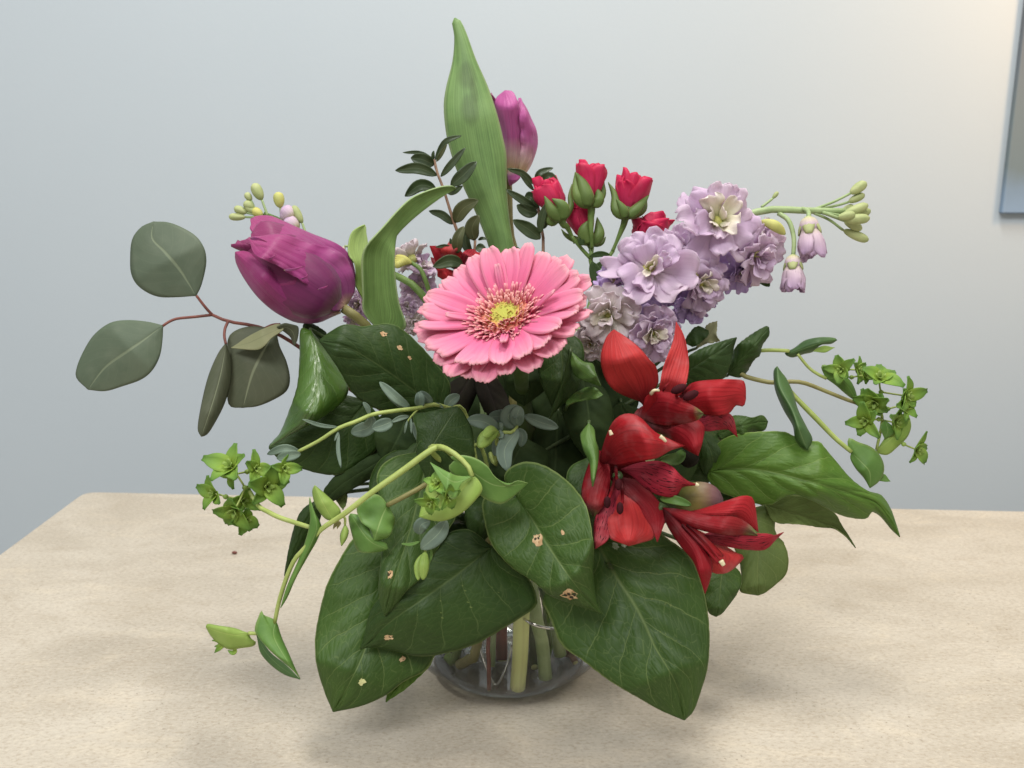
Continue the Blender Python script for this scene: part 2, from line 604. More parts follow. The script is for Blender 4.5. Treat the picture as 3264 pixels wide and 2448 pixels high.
def mat_plain(name, c1, c2=None, rough=.5, trans=0, spec=.4, sc=120, bump=.3, metal=0, streak=0):
    k = NT(name)
    ob = k.obj()
    nz = k.noise(ob, sc, 3)
    base = k.mix(k.sstep(nz, .35, .65), lin(c1), lin(c2 or tuple(x * .85 for x in c1)))
    h = nz
    if streak:
        uvv, u, v = k.uv()
        st = k.noise(k.vmul(uvv, (2, 9, 1)), 1.2, 3)
        base = k.mix(k.math('MULTIPLY', k.sstep(st, .4, .7), streak), base, lin(tuple(x * .7 for x in c1)))
        h = k.math('ADD', h, st)
    m = k.finish(base, rough, k.bump(h, bump, .0005), trans, None, spec)
    if metal:
        for nd in m.node_tree.nodes:
            if nd.type == 'BSDF_PRINCIPLED':
                nd.inputs['Metallic'].default_value = metal
    return m


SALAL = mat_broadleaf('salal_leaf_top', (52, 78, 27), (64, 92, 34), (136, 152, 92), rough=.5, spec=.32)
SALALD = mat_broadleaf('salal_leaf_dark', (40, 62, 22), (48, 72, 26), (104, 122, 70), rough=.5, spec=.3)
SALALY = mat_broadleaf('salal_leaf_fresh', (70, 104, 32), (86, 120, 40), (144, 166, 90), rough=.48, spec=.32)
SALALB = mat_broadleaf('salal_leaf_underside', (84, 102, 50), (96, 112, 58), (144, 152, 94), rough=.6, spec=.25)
GLOSS = mat_broadleaf('glossy_leaf_top', (60, 96, 26), (78, 112, 36), (124, 148, 78), rough=.36, spec=.8, coat=.25)
EUC = mat_leaf('eucalyptus_leaf', (86, 99, 80), (96, 107, 88), vein=(124, 134, 108), rough=.6, spec=.3, trans=.08)
EUCD = mat_leaf('eucalyptus_leaf_dark', (78, 84, 64), (88, 92, 72), vein=(134, 140, 112), rough=.6, spec=.3, trans=.08)  # grey-brown leaf colour with the shade on it mixed in
EUCB = mat_leaf('eucalyptus_leaf_back', (140, 142, 104), (150, 150, 112), vein=(120, 122, 90), rough=.65, trans=.1)
EUCS = mat_leaf('small_eucalyptus_leaf', (94, 112, 98), (112, 130, 112), vein=(140, 156, 130), rough=.6, trans=.1)
TLEAF = mat_leaf('tulip_leaf', (98, 130, 68), (118, 148, 82), streak=.45, rough=.5, trans=.22, ssc=34, spots=.0, edge=(172, 192, 140))
TLEAFS = mat_leaf('tulip_leaf_bruised', (98, 130, 74), (116, 146, 86), streak=.45, rough=.5, trans=.22, ssc=34, edge=(172, 192, 140), stains=((.79, .5, .055, .3), (.665, .46, .06, .2), (.73, .6, .05, .1)))
TLEAFL = mat_leaf('tulip_leaf_light', (140, 166, 90), (156, 178, 104), streak=.5, rough=.5, trans=.3, ssc=24)
MYRT = mat_leaf('myrtle_leaf', (52, 68, 40), (64, 80, 48), vein=(98, 112, 80), rough=.4, trans=.06, spec=.5)
MYRTB = mat_leaf('myrtle_leaf_back', (70, 76, 42), (80, 84, 50), vein=(110, 112, 76), rough=.6, trans=.08)
BUP = mat_leaf('bupleurum_leaf', (96, 136, 62), (112, 150, 72), vein=(150, 176, 106), rough=.5, trans=.28, edge=(148, 172, 104))
BUPD = mat_leaf('bupleurum_leaf_dark', (66, 96, 54), (78, 110, 60), vein=(120, 144, 92), rough=.5, trans=.2, edge=(112, 138, 88))
BUPL = mat_leaf('bupleurum_bract_lime', (150, 180, 84), (166, 192, 100), vein=(184, 200, 110), rough=.5, trans=.35, edge=(170, 190, 104))
BRACT = mat_petal('bupleurum_bract', [(0, (158, 182, 70)), (.5, (132, 168, 68)), (1, (94, 134, 56))], streak=.2, trans=.3)
STEMP = mat_plain('pale_green_stem', (172, 186, 106), (154, 170, 90), .45, .1, streak=.3)
STEMG = mat_plain('green_stem', (112, 138, 70), (98, 124, 60), .5, .05, streak=.3)
STEMV = mat_petal('gerbera_stem_material', [(0, (64, 84, 40)), (.5, (76, 94, 46)), (.7, (200, 208, 134)), (1, (210, 216, 146))], streak=.3, trans=.05, ssc=8)  # shade under the bloom put into the dark upper half
STEMD = mat_plain('dark_green_stem', (66, 84, 44), (54, 72, 36), .5, streak=.3)
STEMB = mat_plain('brown_twig', (134, 104, 82), (112, 82, 64), .6, streak=.4)
STEMR = mat_plain('red_brown_stem', (122, 70, 58), (100, 56, 48), .6, streak=.4)
STEMO = mat_plain('olive_stem', (132, 128, 78), (118, 112, 64), .5, streak=.3)
STEMSG = mat_plain('sage_stem', (154, 172, 122), (136, 156, 104), .5, streak=.3)
TUL = mat_petal('tulip_petal', [(0, (190, 166, 120)), (.1, (150, 72, 128)), (.45, (150, 50, 116)), (1, (160, 54, 112))], streak=.3, rough=.45, trans=.22, ssc=30, spec=.4, sheen=.1, dk=(168, 146, 176), bump=.8)
TULD = mat_petal('tulip_petal_dark', [(0, (130, 90, 100)), (.1, (110, 38, 88)), (.5, (120, 34, 88)), (1, (142, 46, 98))], streak=.3, rough=.45, trans=.2, ssc=30, spec=.4, sheen=.1, dk=(168, 146, 176), bump=.8)
TULP = mat_petal('tulip_petal_pale_base', [(0, (222, 204, 120)), (.26, (230, 192, 194)), (.46, (200, 104, 168)), (1, (184, 84, 148))], streak=.45, rough=.45, trans=.22, ssc=24, spec=.4, dk=(168, 146, 176), bump=.8)
GER = mat_petal('gerbera_petal', [(0, (224, 92, 134)), (.55, (232, 122, 162)), (.88, (236, 150, 176)), (1, (236, 176, 184))], streak=.3, rough=.6, trans=.3, ssc=9, edge=(238, 160, 182), spec=.25, bump=.8)
GERB = mat_petal('gerbera_petal_back', [(0, (206, 100, 122)), (.6, (226, 140, 158)), (1, (236, 192, 184))], streak=.3, rough=.65, trans=.3, ssc=9, spec=.2)
GFP = mat_petal('gerbera_floret_pink', [(0, (214, 96, 112)), (.6, (232, 124, 146)), (1, (246, 178, 182))], streak=.2, trans=.25)
GFO = mat_petal('gerbera_floret_orange', [(0, (216, 118, 112)), (.6, (228, 134, 134)), (1, (242, 186, 176))], streak=.2, trans=.25)
GFY = mat_petal('gerbera_floret_yellow', [(0, (168, 168, 66)), (.6, (194, 184, 84)), (1, (216, 196, 104))], streak=.2, trans=.2)
GDISC = mat_petal('gerbera_disc', [(0, (206, 92, 112)), (.6, (214, 104, 116)), (.90, (208, 124, 100)), (.965, (196, 158, 84)), (.992, (172, 172, 74))], streak=.3, trans=.1, rough=.7)
STK = mat_petal('stock_petal', [(0, (206, 206, 140)), (.18, (230, 218, 218)), (.6, (226, 206, 224)), (1, (236, 222, 232))], streak=.2, rough=.65, trans=.5, ssc=14, var=(218, 194, 222), spec=.2)
STKV = mat_petal('stock_petal_violet', [(0, (206, 200, 170)), (.2, (212, 194, 220)), (1, (206, 184, 220))], streak=.25, rough=.6, trans=.4, ssc=14, var=(196, 170, 220), spec=.2)
STKW = mat_petal('stock_petal_pale', [(0, (196, 198, 134)), (.25, (232, 226, 214)), (1, (236, 224, 230))], streak=.2, rough=.6, trans=.4, ssc=14, spec=.2)
STKC = mat_petal('stock_petal_cream', [(0, (176, 184, 96)), (.4, (224, 220, 190)), (1, (236, 226, 220))], streak=.15, rough=.6, trans=.35, ssc=10, spec=.2)
SBUD = mat_plain('stock_bud_green', (158, 168, 112), (176, 182, 128), .6, .1)
SBUDY = mat_plain('stock_bud_yellow', (196, 190, 104), (182, 184, 110), .6, .1)
SBUDL = mat_petal('stock_bud_lilac', [(0, (206, 204, 140)), (.4, (226, 206, 214)), (1, (204, 174, 208))], streak=.35, rough=.6, trans=.3)
ROSE = mat_petal('rose_petal', [(0, (240, 176, 190)), (.2, (210, 56, 100)), (1, (204, 36, 82))], streak=.35, rough=.5, trans=.28, ssc=14, spec=.3, edge=(206, 48, 80))
ROSES = mat_leaf('rose_sepal', (92, 116, 56), (108, 130, 66), rough=.5, trans=.15, edge=(168, 150, 108))
ALS = mat_petal('alstroemeria_tepal', [(0, (92, 14, 22)), (.4, (158, 26, 34)), (1, (170, 36, 42))], streak=.6, rough=.6, trans=.2, ssc=22, spec=.22, bump=.8, dk=(184, 156, 166))
ALSL = mat_petal('alstroemeria_tepal_light', [(0, (120, 26, 36)), (.4, (188, 52, 52)), (1, (180, 48, 48))], streak=.6, rough=.55, trans=.22, ssc=22, spec=.28, bump=.8, dk=(184, 156, 166))
ALSS = mat_petal('alstroemeria_tepal_streaked', [(0, (128, 36, 52)), (.4, (156, 42, 60)), (1, (158, 32, 42))], streak=.5, rough=.6, trans=.22, ssc=22, dashes=(54, 8, 18), spec=.2, bump=.8, dk=(184, 156, 166))
ALSG = mat_petal('alstroemeria_tepal_green_tip', [(0, (116, 18, 26)), (.5, (132, 18, 28)), (.84, (128, 28, 30)), (.93, (104, 112, 62)), (1, (128, 142, 86))], streak=.5, rough=.6, trans=.18, ssc=22, spec=.2, blotch=(74, 30, 26), bump=.8, dk=(184, 156, 166))
ALSD = mat_petal('alstroemeria_tepal_deep', [(0, (62, 8, 14)), (.5, (122, 16, 26)), (1, (152, 24, 34))], streak=.5, rough=.6, trans=.18, ssc=22, spec=.2, bump=.8, dk=(184, 156, 166))
ALSBUD = mat_petal('alstroemeria_bud_material', [(0, (104, 116, 56)), (.45, (124, 108, 58)), (.75, (108, 74, 72)), (1, (92, 64, 76))], streak=.5, rough=.5, trans=.1, ssc=6)
ANTH = mat_plain('dark_anther', (64, 16, 22), (44, 10, 16), .8, spec=.15)
STIG = mat_plain('pale_stigma', (214, 206, 168), (196, 180, 150), .5)
ALSLF = mat_leaf('alstroemeria_leaf', (72, 106, 46), (92, 124, 58), streak=.3, rough=.45, trans=.2, ssc=16)
TAN = mat_plain('dry_tan_tissue', (196, 168, 130), (160, 126, 88), .7, sc=400)
HOLE = mat_plain('dark_rot_spot', (40, 34, 20), (52, 46, 26), .8)
CUT = mat_plain('pale_cut_pith', (206, 206, 150), (190, 192, 130), .6)
DKLF = mat_leaf('deep_shade_leaf', (40, 56, 30), (50, 66, 34), vein=(62, 78, 46), rough=.7, trans=.05, spec=.12)  # shade inside the bouquet put into the leaf green
PLUM = mat_leaf('shaded_plum_leaf', (30, 26, 22), (34, 32, 24), vein=(40, 34, 32), rough=.8, trans=.03, tint=(90, 40, 50), spec=.08)  # plum taken near black, shade under the gerbera put into the colour
WIRE = mat_plain('silver_wire_metal', (206, 204, 200), (190, 188, 184), .2, metal=1.0, bump=.05)


def mat_glass(name, ior, colr, rough=0.0):
    k = NT(name)
    g = k.n('BsdfGlass')
    g.inputs['IOR'].default_value = ior
    g.inputs['Roughness'].default_value = rough
    g.inputs['Color'].default_value = colr
    k.t.links.new(g.outputs[0], k.out.inputs[0])
    return k.m


def mat_thin(name, tint, ior=1.5, boost=1.0):
    """a thin clear skin: Fresnel mirror over straight transmission"""
    k = NT(name)
    fr = k.n('Fresnel')
    fr.inputs['IOR'].default_value = ior
    tr = k.n('BsdfTransparent')
    tr.inputs[0].default_value = tint
    gl = k.n('BsdfGlossy')
    gl.inputs['Roughness'].default_value = .02
    mx = k.n('MixShader')
    k.put(mx.inputs[0], k.math('MULTIPLY', fr.outputs[0], boost, clamp=True))
    k.t.links.new(tr.outputs[0], mx.inputs[1])
    k.t.links.new(gl.outputs[0], mx.inputs[2])
    k.t.links.new(mx.outputs[0], k.out.inputs[0])
    return k.m


GLASS = mat_thin('clear_glass', (.985, .99, .985, 1), 1.5, .8)
GLASSB = mat_thin('thick_glass_base', (.93, .95, .945, 1), 1.6, .9)
WATER = mat_thin('vase_water', (.97, .98, .965, 1), 1.33, .9)
DROP = mat_glass('water_drop', 1.33, (1, 1, 1, 1))
SCUFF = mat_plain('pale_leaf_scuff', (176, 186, 160), (140, 158, 116), .4, sc=500)


def mat_table():
    k = NT('beige_stone_laminate')
    ob = k.obj()
    st = k.vmul(ob, (1.0, 1.7, 1.0))
    big = k.noise(st, 9, 6, .65, .8)
    med = k.noise(st, 26, 6, .65, .8)
    fin = k.noise(st, 340, 5, .75)
    c = k.mix(k.sstep(big, .3, .7), lin((172, 162, 146)), lin((187, 178, 163)))
    c = k.mix(k.math('MULTIPLY', k.sstep(med, .5, .72), .42), c, lin((200, 188, 167)))
    c = k.mix(k.math('MULTIPLY', k.sstep(med, .28, .48, 1, 0), .36), c, lin((160, 147, 127)))
    c = k.mix(k.math('MULTIPLY', k.sstep(fin, .50, .62), .42), c, lin((146, 129, 108)))
    c = k.mix(k.math('MULTIPLY', k.sstep(fin, .36, .46, 1, 0), .42), c, lin((207, 196, 176)))
    sp = k.noise(ob, 420, 2, .5)
    msk = k.sstep(k.noise(ob, 18, 3), .45, .6)
    c = k.mix(k.math('MULTIPLY', k.math('MULTIPLY', k.sstep(sp, .64, .74), msk), .5), c, lin((104, 92, 76)))
    h = k.math('ADD', k.math('MULTIPLY', fin, .6), sp)
    return k.finish(c, k.math('ADD', .42, k.math('MULTIPLY', med, .2)), k.bump(h, .12, .0005), spec=.35)


def mat_wall():
    k = NT('blue_grey_wall_paint')
    ob = k.obj()
    n1 = k.noise(ob, 3.0, 3)
    n2 = k.noise(ob, 260, 3, .6)
    c = k.mix(n1, lin((176, 185, 191)), lin((181, 189, 194)))
    return k.finish(c, .75, k.bump(n2, .10, .001), spec=.2)


TABLE, WALL = mat_table(), mat_wall()

# ---------------------------------------------------------------- setting: table, wall, picture
bl = floor_pt(268, 1566)                 # back left corner of the table
br = floor_pt(3264, 1628)
ex = unit(br - bl)                       # along the back edge
ey = np.array([-ex[1], ex[0], 0])        # away from the viewer
lf = floor_pt(0, 1763)
el_ = unit(lf - bl)                      # along the left edge, towards the viewer


def box(name, o, a, b, c, mat, par=None, bev=.002, mats=None):
    """a slightly bevelled box: corner o, edge vectors a, b, c"""
    import bmesh
    bm = bmesh.new()
    vs = [bm.verts.new(o + a * i + b * j + c * k_) for i in (0, 1) for j in (0, 1) for k_ in (0, 1)]
    for f in ((0, 1, 3, 2), (4, 6, 7, 5), (0, 4, 5, 1), (2, 3, 7, 6), (0, 2, 6, 4), (1, 5, 7, 3)):
        bm.faces.new([vs[i] for i in f])
    bmesh.ops.recalc_face_normals(bm, faces=bm.faces)
    if bev:
        bmesh.ops.bevel(bm, geom=list(bm.edges), offset=bev, segments=3, profile=.5, affect='EDGES')
    V = np.array([v.co for v in bm.verts])
    f = [[v.index for v in fc.verts] for fc in bm.faces]
    bm.verts.index_update()
    f = [[v.index for v in fc.verts] for fc in bm.faces]
    bm.free()
    return mesh_obj(name, V, f, [mat], par, smooth=False)


tb = thing('table', 'wide beige stone-look laminate table under the flower vase', 'table', bl + np.array([0, 0, -.75]))
el2 = el_
pts = [bl, bl + ex * 1.5, bl + ex * 1.5 + np.array([0, -1.3, 0]), bl + el2 * (1.3 / abs(el2[1]))]


def slab(name, poly, z0, z1, mat, par, rad=.012):
    P2 = []
    m = len(poly)
    for i in range(m):
        p, a, b = poly[i], poly[i - 1], poly[(i + 1) % m]
        u, v = unit(a - p), unit(b - p)
        for s in np.linspace(0, 1, 6):
            q0, q1 = p + u * rad, p + v * rad
            P2.append((1 - s) ** 2 * q0 + 2 * s * (1 - s) * p + s ** 2 * q1)
    P2 = np.array(P2)
    cen = P2.mean(0)
    rows = []
    for ins, z in ((0, z0), (0, z1 - .003), (.0009, z1 - .0009), (.003, z1)):
        q = P2 + unit(cen - P2) * ins
        q[:, 2] = z
        rows.append(q)
    n = len(P2)
    V = np.vstack(rows)
    f = []
    for r in range(3):
        for i in range(n):
            j = (i + 1) % n
            f.append([r * n + i, r * n + j, (r + 1) * n + j, (r + 1) * n + i])
    f.append(list(range(3 * n, 4 * n)))
    f.append(list(range(n))[::-1])
    o = mesh_obj(name, V, f, [mat], par, smooth=False)
    import bmesh
    bm = bmesh.new()
    bm.from_mesh(o.data)
    bmesh.ops.recalc_face_normals(bm, faces=bm.faces)
    bm.to_mesh(o.data)
    bm.free()
    return o


slab('tabletop', pts, -.032, 0, TABLE, tb)
pedm = mat_plain('table_leg_paint', (120, 118, 114), (110, 108, 104), .5)
for s_, t_ in ((.12, .15), (1.3, .15), (.12, 1.1), (1.3, 1.1)):
    q = bl + ex * s_ - ey * t_
    box('leg', q + np.array([-.025, -.025, -.75]), ex * .05, ey * .05, np.array([0, 0, .7175]), pedm, tb, .004)

WD = .34                                  # gap between table and wall
wo = bl + ey * WD
a0, a1 = wo - ex * 2.6, wo + ex * 3.0
wall = box('wall', np.array([a0[0], a0[1], -.75]), a1 - a0, ey * .1, np.array([0, 0, 2.6]), WALL, None, 0)
tag(wall, kind='structure')
fl = box('floor', np.array([-3., -2.5, -.80]), np.array([6., 0, 0]), np.array([0, 5.5, 0]), np.array([0, 0, .05]),
         mat_plain('grey_floor', (196, 192, 184), (184, 180, 172), .6, sc=20), None, 0)
tag(fl, kind='structure')


def wall_pt(u, v, off=0):
    r = FW + RT * (u - CX) / F + UP * (CY - v) / F
    return CAM + r * (np.dot(wo - ey * off - CAM, ey) / np.dot(r, ey))


def mat_canvas():
    k = NT('printed_canvas')
    ob = k.obj()
    sp = k.n('SeparateXYZ')
    k.put(sp.inputs[0], ob)
    nz = k.noise(ob, 14, 4)
    f = k.math('ADD', sp.outputs[2], k.math('MULTIPLY', k.math('SUBTRACT', nz, .5), .05))
    c = k.ramp(k.math('MULTIPLY', f, 4), [(0, lin((128, 148, 170))), (.10, lin((120, 138, 156))), (.2, lin((110, 122, 126))), (.45, lin((110, 120, 124))),
                                          (.62, lin((108, 116, 122))), (.8, lin((104, 108, 114)))])
    wv = k.noise(k.vmul(ob, (900, 900, 900)), 1, 1)
    return k.finish(c, .8, k.bump(wv, .1, .0005), spec=.2)


pb = wall_pt(3197, 680, .012)
pic = thing('wall_picture', 'grey-blue canvas picture hanging on the wall at the right edge', 'picture', pb)
box('canvas', pb + ey * .002, ex * .5, ey * .009, np.array([0, 0, .45]), mat_canvas(), pic, .0015)
for uv_ in ((3218, 411), (3222, 455)):
    q = wall_pt(uv_[0], uv_[1], .005)
    tube3('dark_nub', [q, q + ex * .004 + np.array([0, 0, .001]), q + ex * .008 + np.array([0, 0, .002])], [1.0, 2, 2], pedm, pic, 6, 6)  # small dark nubs at the left edge of the canvas

cr = floor_pt(748, 1766)
crumb = thing('crumb', 'tiny brown crumb of dry leaf lying on the bare left of the table', 'crumb', cr)
egg('flake', cr + np.array([-.0022, .0004, .0011]), cr + np.array([.002, -.0005, .0012]), 1.1, STEMR, crumb, (.4, .4), 6, 6, 1, .25, 3)

# ---------------------------------------------------------------- vase
VC = np.array([-.002, .449, 0.0])
R0, ZC = .0705, .0625


def ballprof(R, zc, z0, z1, n):
    return [(math.sqrt(max(R * R - (z - zc) ** 2, 1e-8)), z) for z in np.linspace(z0, z1, n)]


vase = thing('glass_vase', 'clear round glass vase of water holding the mixed bouquet', 'vase', VC + np.array([0, 0, .0005]))
shell = [(.030, .0012)] + ballprof(R0, ZC, .0014, .104, 40) + [(.0575, .1065), (.0595, .1085), (.0600, .1098), (.0590, .1106), (.0578, .1098)]
lathe('glass', shell, GLASS, vase, VC)
base = [(1e-5, .0010), (.024, .0008), (.0325, .0008), (.0355, .0024)] + ballprof(R0 - .0008, ZC, .0034, .0058, 4) + [(.034, .0054), (.026, .0050), (.012, .0048), (1e-5, .0048)]
lathe('thick_base', base, GLASSB, vase, VC)
wl = .080
rw = ballprof(R0 - .0012, ZC, wl, wl, 1)[0][0]
lathe('water', [(rw, wl + .0012), (rw - .0008, wl + .0003), (rw - .0025, wl), (.03, wl - .0002), (1e-5, wl - .0002)], WATER, vase, VC)


_bi = [0]


def vend(i=None, ang=None, rad=None, top=.020):
    """the way a hidden stem takes down into the vase: neck, then the bottom"""
    _bi[0] += 1
    g = np.random.RandomState(_bi[0] * 7 + 1)
    an = g.uniform(0, 6.28) if ang is None else math.radians(ang)
    r = g.uniform(.012, .032) if rad is None else rad
    bot = VC + np.array([r * math.cos(an), r * math.sin(an), g.uniform(.011, .022)])
    nk = VC + np.array([-.4 * r * math.cos(an), -.4 * r * math.sin(an), .112])
    return np.array([nk, (nk * .45 + bot * .55), bot])


def inside(b, r):
    b = np.array(b)
    b[2] = max(b[2], .0075)
    rr = (b - VC)[:2]
    s_ = np.linalg.norm(rr)
    lim = math.sqrt(max(.0685 ** 2 - (b[2] - ZC) ** 2, .0001)) - r / 1000 - .001
    if s_ > lim:
        b[:2] = VC[:2] + rr * lim / s_
    return b


def under(z=.1, a=0, r=.03):
    return VC + np.array([r * math.cos(a), r * math.sin(a), z])

# ---------------------------------------------------------------- salal leaves
def blemish(G, par, t, c, rad, spots, seed, hole=True, mat=None):
    """a dry eaten patch lying in a leaf: a thin ragged tan piece, dark openings in it"""
    n, m = G.shape[:2]

    def at(tt, cc):
        x, y = np.clip(tt, 0, 1) * (n - 1), np.clip((cc + 1) / 2, 0, 1) * (m - 1)
        i, j = int(min(x, n - 2)), int(min(y, m - 2))
        fx, fy = x - i, y - j
        return G[i, j] * (1 - fx) * (1 - fy) + G[i + 1, j] * fx * (1 - fy) + G[i, j + 1] * (1 - fx) * fy + G[i + 1, j + 1] * fx * fy
    p = at(t, c)
    du, dv = at(t + .02, c) - at(t - .02, c), at(t, c + .05) - at(t, c - .05)
    N = unit(np.cross(du, dv))
    if np.dot(N, CAM - p) < 0:
        N = -N
    lt, lc = np.linalg.norm(du) / .04, np.linalg.norm(dv) / .1
    g = np.random.RandomState(seed)

    def patch(ct, cc, r, off, asp=1.3, k=16, jag=.35):
        a = np.linspace(0, 2 * np.pi, k, endpoint=False)
        rr = r * (1 + g.uniform(-jag, jag * .6, k))
        ring = [at(ct + rr[i] * asp * math.cos(a[i]) / lt, cc + rr[i] * math.sin(a[i]) / lc) for i in range(k)]
        top = [at(ct, cc) + N * off] + [q + N * off for q in ring]
        bot = [q - N * .0001 for q in ring]
        V = np.array(top + bot)
        f = [[0, 1 + i, 1 + (i + 1) % k] for i in range(k)] + [[1 + i, 1 + k + i, 1 + k + (i + 1) % k, 1 + (i + 1) % k] for i in range(k)]
        return V, f
    V, f = patch(t, c, rad / 1000, .00042)
    o = mesh_obj('blemish', V, f, [mat or TAN], par, smooth=False)
    if hole and spots:
        Vs, fs, k0 = [], [], 0
        for s in range(spots):
            an, rr = g.uniform(0, 6.28), rad / 1000 * g.uniform(.15, .68)
            V, f = patch(t + rr * 1.3 * math.cos(an) / lt, c + rr * math.sin(an) / lc, rad / 1000 * g.uniform(.14, .24), .0006, 1.4, 7)
            Vs.append(V)
            fs += [[x + k0 for x in q] for q in f]
            k0 += len(V)
        q = mesh_obj('spot', np.vstack(Vs), fs, [HOLE], par, smooth=False)
        q.parent = o


GS = 'salal leaves collaring the bouquet'
GD_ = 'dark leaves deep inside the bouquet'
GA_ = 'curled leaves between the gerbera and the red flowers'


def salal(label, fr, L, M, R, d, e=(-4, -4), mat=None, matb=None, quilt=1.0, serr=3.0, n=40, m=19, name='salal_leaf', cat='leaf',
          group=GS, stalk=1.1, ang=None, blem=(), seed=1, th=.0005, wave=1.5, bow=0, stem_m=None, stalk_to=None, flip=False):
    a = FR[fr]
    b = P(a[0] + M[0][0] * a[2], a[1] + M[0][1] * a[2], np.atleast_1d(d)[0])
    t = thing(name, label, cat, b, group)
    G = loft(fr, L, M, R, d, e, n + 14, m + 6, quilt=quilt * 1.35, serr=serr, seed=seed, wave=wave, bow=bow)
    o = sheet('blade', G, mat or SALAL, t, th, matb or SALALB, flip=flip)
    for k in blem:
        blemish(G, t, *k)
    g_ = np.random.RandomState(seed * 5 + 2)
    an_ = g_.uniform(0, 6.28)
    end = np.array([VC + np.array([.024 * math.cos(an_), .024 * math.sin(an_), g_.uniform(.092, .112)])])
    c0, c1 = G[0].mean(0), G[2].mean(0)
    deep = group in (GD_, GA_)
    if deep:
        end = np.array([c0 + FW * .012 - UP * .006])
    back = unit(CAM - c0) * -.0012
    tube3('petiole', np.vstack([c1 + back * .4, c0 + back, c0 + (c0 - c1) * .5 + back * 5, c0 + unit(end[0] - c0) * .012 + FW * .012, end]), [.7, stalk, stalk, stalk, stalk * 1.1, stalk * 1.2], stem_m or STEMD, t, 20, 7)
    return t, G


# front centre leaf with two eaten holes
salal('broad green leaf at the front centre with two tan eaten holes', 'L',
      [(240, 350), (110, 390), (112, 560), (185, 800), (370, 1000), (540, 1110), (700, 1240), (950, 1330), (1080, 1370)],
      [(395, 360), (540, 560), (680, 790), (850, 1040), (1000, 1240), (1158, 1405)],
      [(300, 210), (350, 110), (500, 55), (690, 105), (890, 255), (1015, 430), (1065, 620), (1085, 830), (1080, 1050), (1110, 1290)],
      [78, 96, 104, 104, 100, 92], (-8, -3), bow=1.2, quilt=1.5, m=23, n=48,
      blem=((.33, -.14, 2.4, 4, 3), (.76, -.42, 3.2, 7, 5), (.44, .38, .9, 0, 8)), seed=3)
# right front large leaf
_t2, _G2 = salal('largest green leaf at the front right, tip pointing down at the table', 'M',
      [(380, 60), (310, 330), (330, 560), (420, 760), (520, 990), (700, 1120), (940, 1300), (1200, 1450), (1400, 1560)],
      [(640, -130), (860, 130), (1010, 385), (1210, 700), (1350, 1000), (1530, 1320), (1607, 1645)],
      [(900, -220), (1200, -150), (1450, 30), (1650, 180), (1750, 380), (1810, 620), (1835, 900), (1815, 1180), (1760, 1370), (1690, 1560)],
      [58, 70, 82, 90, 94, 92, 84], (-7, -5), bow=1.2, quilt=1.7, m=25, n=52, seed=4,
      blem=((.20, .28, 1.5, 0, 71, False, SCUFF), (.22, .42, 1.1, 0, 72, False, SCUFF), (.15, .55, .9, 0, 73, False, SCUFF)))
for r_, c_, l_ in ((16, 15, 2.6), (17, 15, 2.4), (9, 16, 1.6)):
    p_ = _G2[r_, c_] + unit(CAM - _G2[r_, c_]) * .0007
    egg('water_drop', p_ - RT * l_ / 1000 + UP * .0004, p_ + RT * l_ / 1000 - UP * .0008, .95, DROP, _t2, (.5, .5), 8, 8)
# central leaf, the shade on it put into a darker leaf colour
salal('dark shaded leaf crossing the vase below the lime bracts, tip to the left', 'K',
      [(1480, -40), (1200, 60), (950, 300), (760, 520), (640, 680), (590, 880)],
      [(1712, 118), (1370, 385), (1080, 590), (800, 790), (640, 950), (548, 1022)],
      [(1900, 220), (2050, 420), (2112, 590), (2085, 665), (1900, 790), (1600, 965), (1350, 1050), (1080, 1085), (830, 1030), (640, 1003)],
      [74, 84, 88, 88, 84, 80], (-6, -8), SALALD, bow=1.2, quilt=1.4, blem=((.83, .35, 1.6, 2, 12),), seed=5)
# left lower leaf
salal('large green leaf at the front left hanging to the table with a torn pale hole', 'K',
      [(620, -60), (470, 60), (390, 180), (305, 330), (235, 490), (172, 750), (145, 950), (160, 1150), (228, 1380)],
      [(900, -60), (780, 330), (680, 720), (590, 1020), (490, 1250), (400, 1420), (310, 1572)],
      [(1180, 60), (1290, 400), (1300, 800), (1220, 1060), (1130, 1210), (950, 1300), (780, 1425), (560, 1520)],
      [50, 60, 70, 76, 78, 76, 70], (-6, -6), SALAL, bow=1.2, quilt=1.4, blem=((.80, .28, 1.6, 0, 14, False, CUT), (.62, .62, 1.3, 1, 15)), seed=6)
# its small neighbour whose tip shows under it
salal('small green leaf tip peeping out beneath the front left leaf', 'K',
      [(900, 1150), (800, 1350)], [(1150, 950), (940, 1250), (775, 1487)], [(1190, 1120), (1000, 1330)],
      [52, 58, 60], (-1, -1), SALALY, seed=7, n=20, m=9)
# leaf with a small tan spot
salal('narrow pointed leaf left of centre with one small tan spot', 'J',
      [(1120, -120), (975, 10), (985, 200), (1020, 420), (1025, 600), (1000, 850), (988, 1010), (1003, 1170)],
      [(1400, -170), (1370, 100), (1270, 500), (1150, 880), (1080, 1100), (1042, 1282)],
      [(1600, -20), (1690, 330), (1560, 600), (1445, 790), (1380, 930), (1232, 1060), (1140, 1180)],
      [58, 74, 90, 96, 94, 88], (-5, -5), SALAL, bow=1.2, quilt=1.2, blem=((.76, -.25, 1.7, 4, 21),), seed=8)
# glossy folded leaf on the left
salal('glossy folded leaf on the left catching a white sheen', 'I',
      [(300, 140), (290, 390), (268, 640), (190, 880), (120, 1050), (60, 1120)],
      [(390, 150), (440, 420), (440, 700), (340, 930), (160, 1080), (25, 1172)],
      [(480, 260), (610, 440), (720, 650), (655, 790), (440, 945), (230, 1050)],
      [28, 46, 54, 54, 46, 38], (-14, -16), GLOSS, bow=0, quilt=.9, serr=2, seed=9)
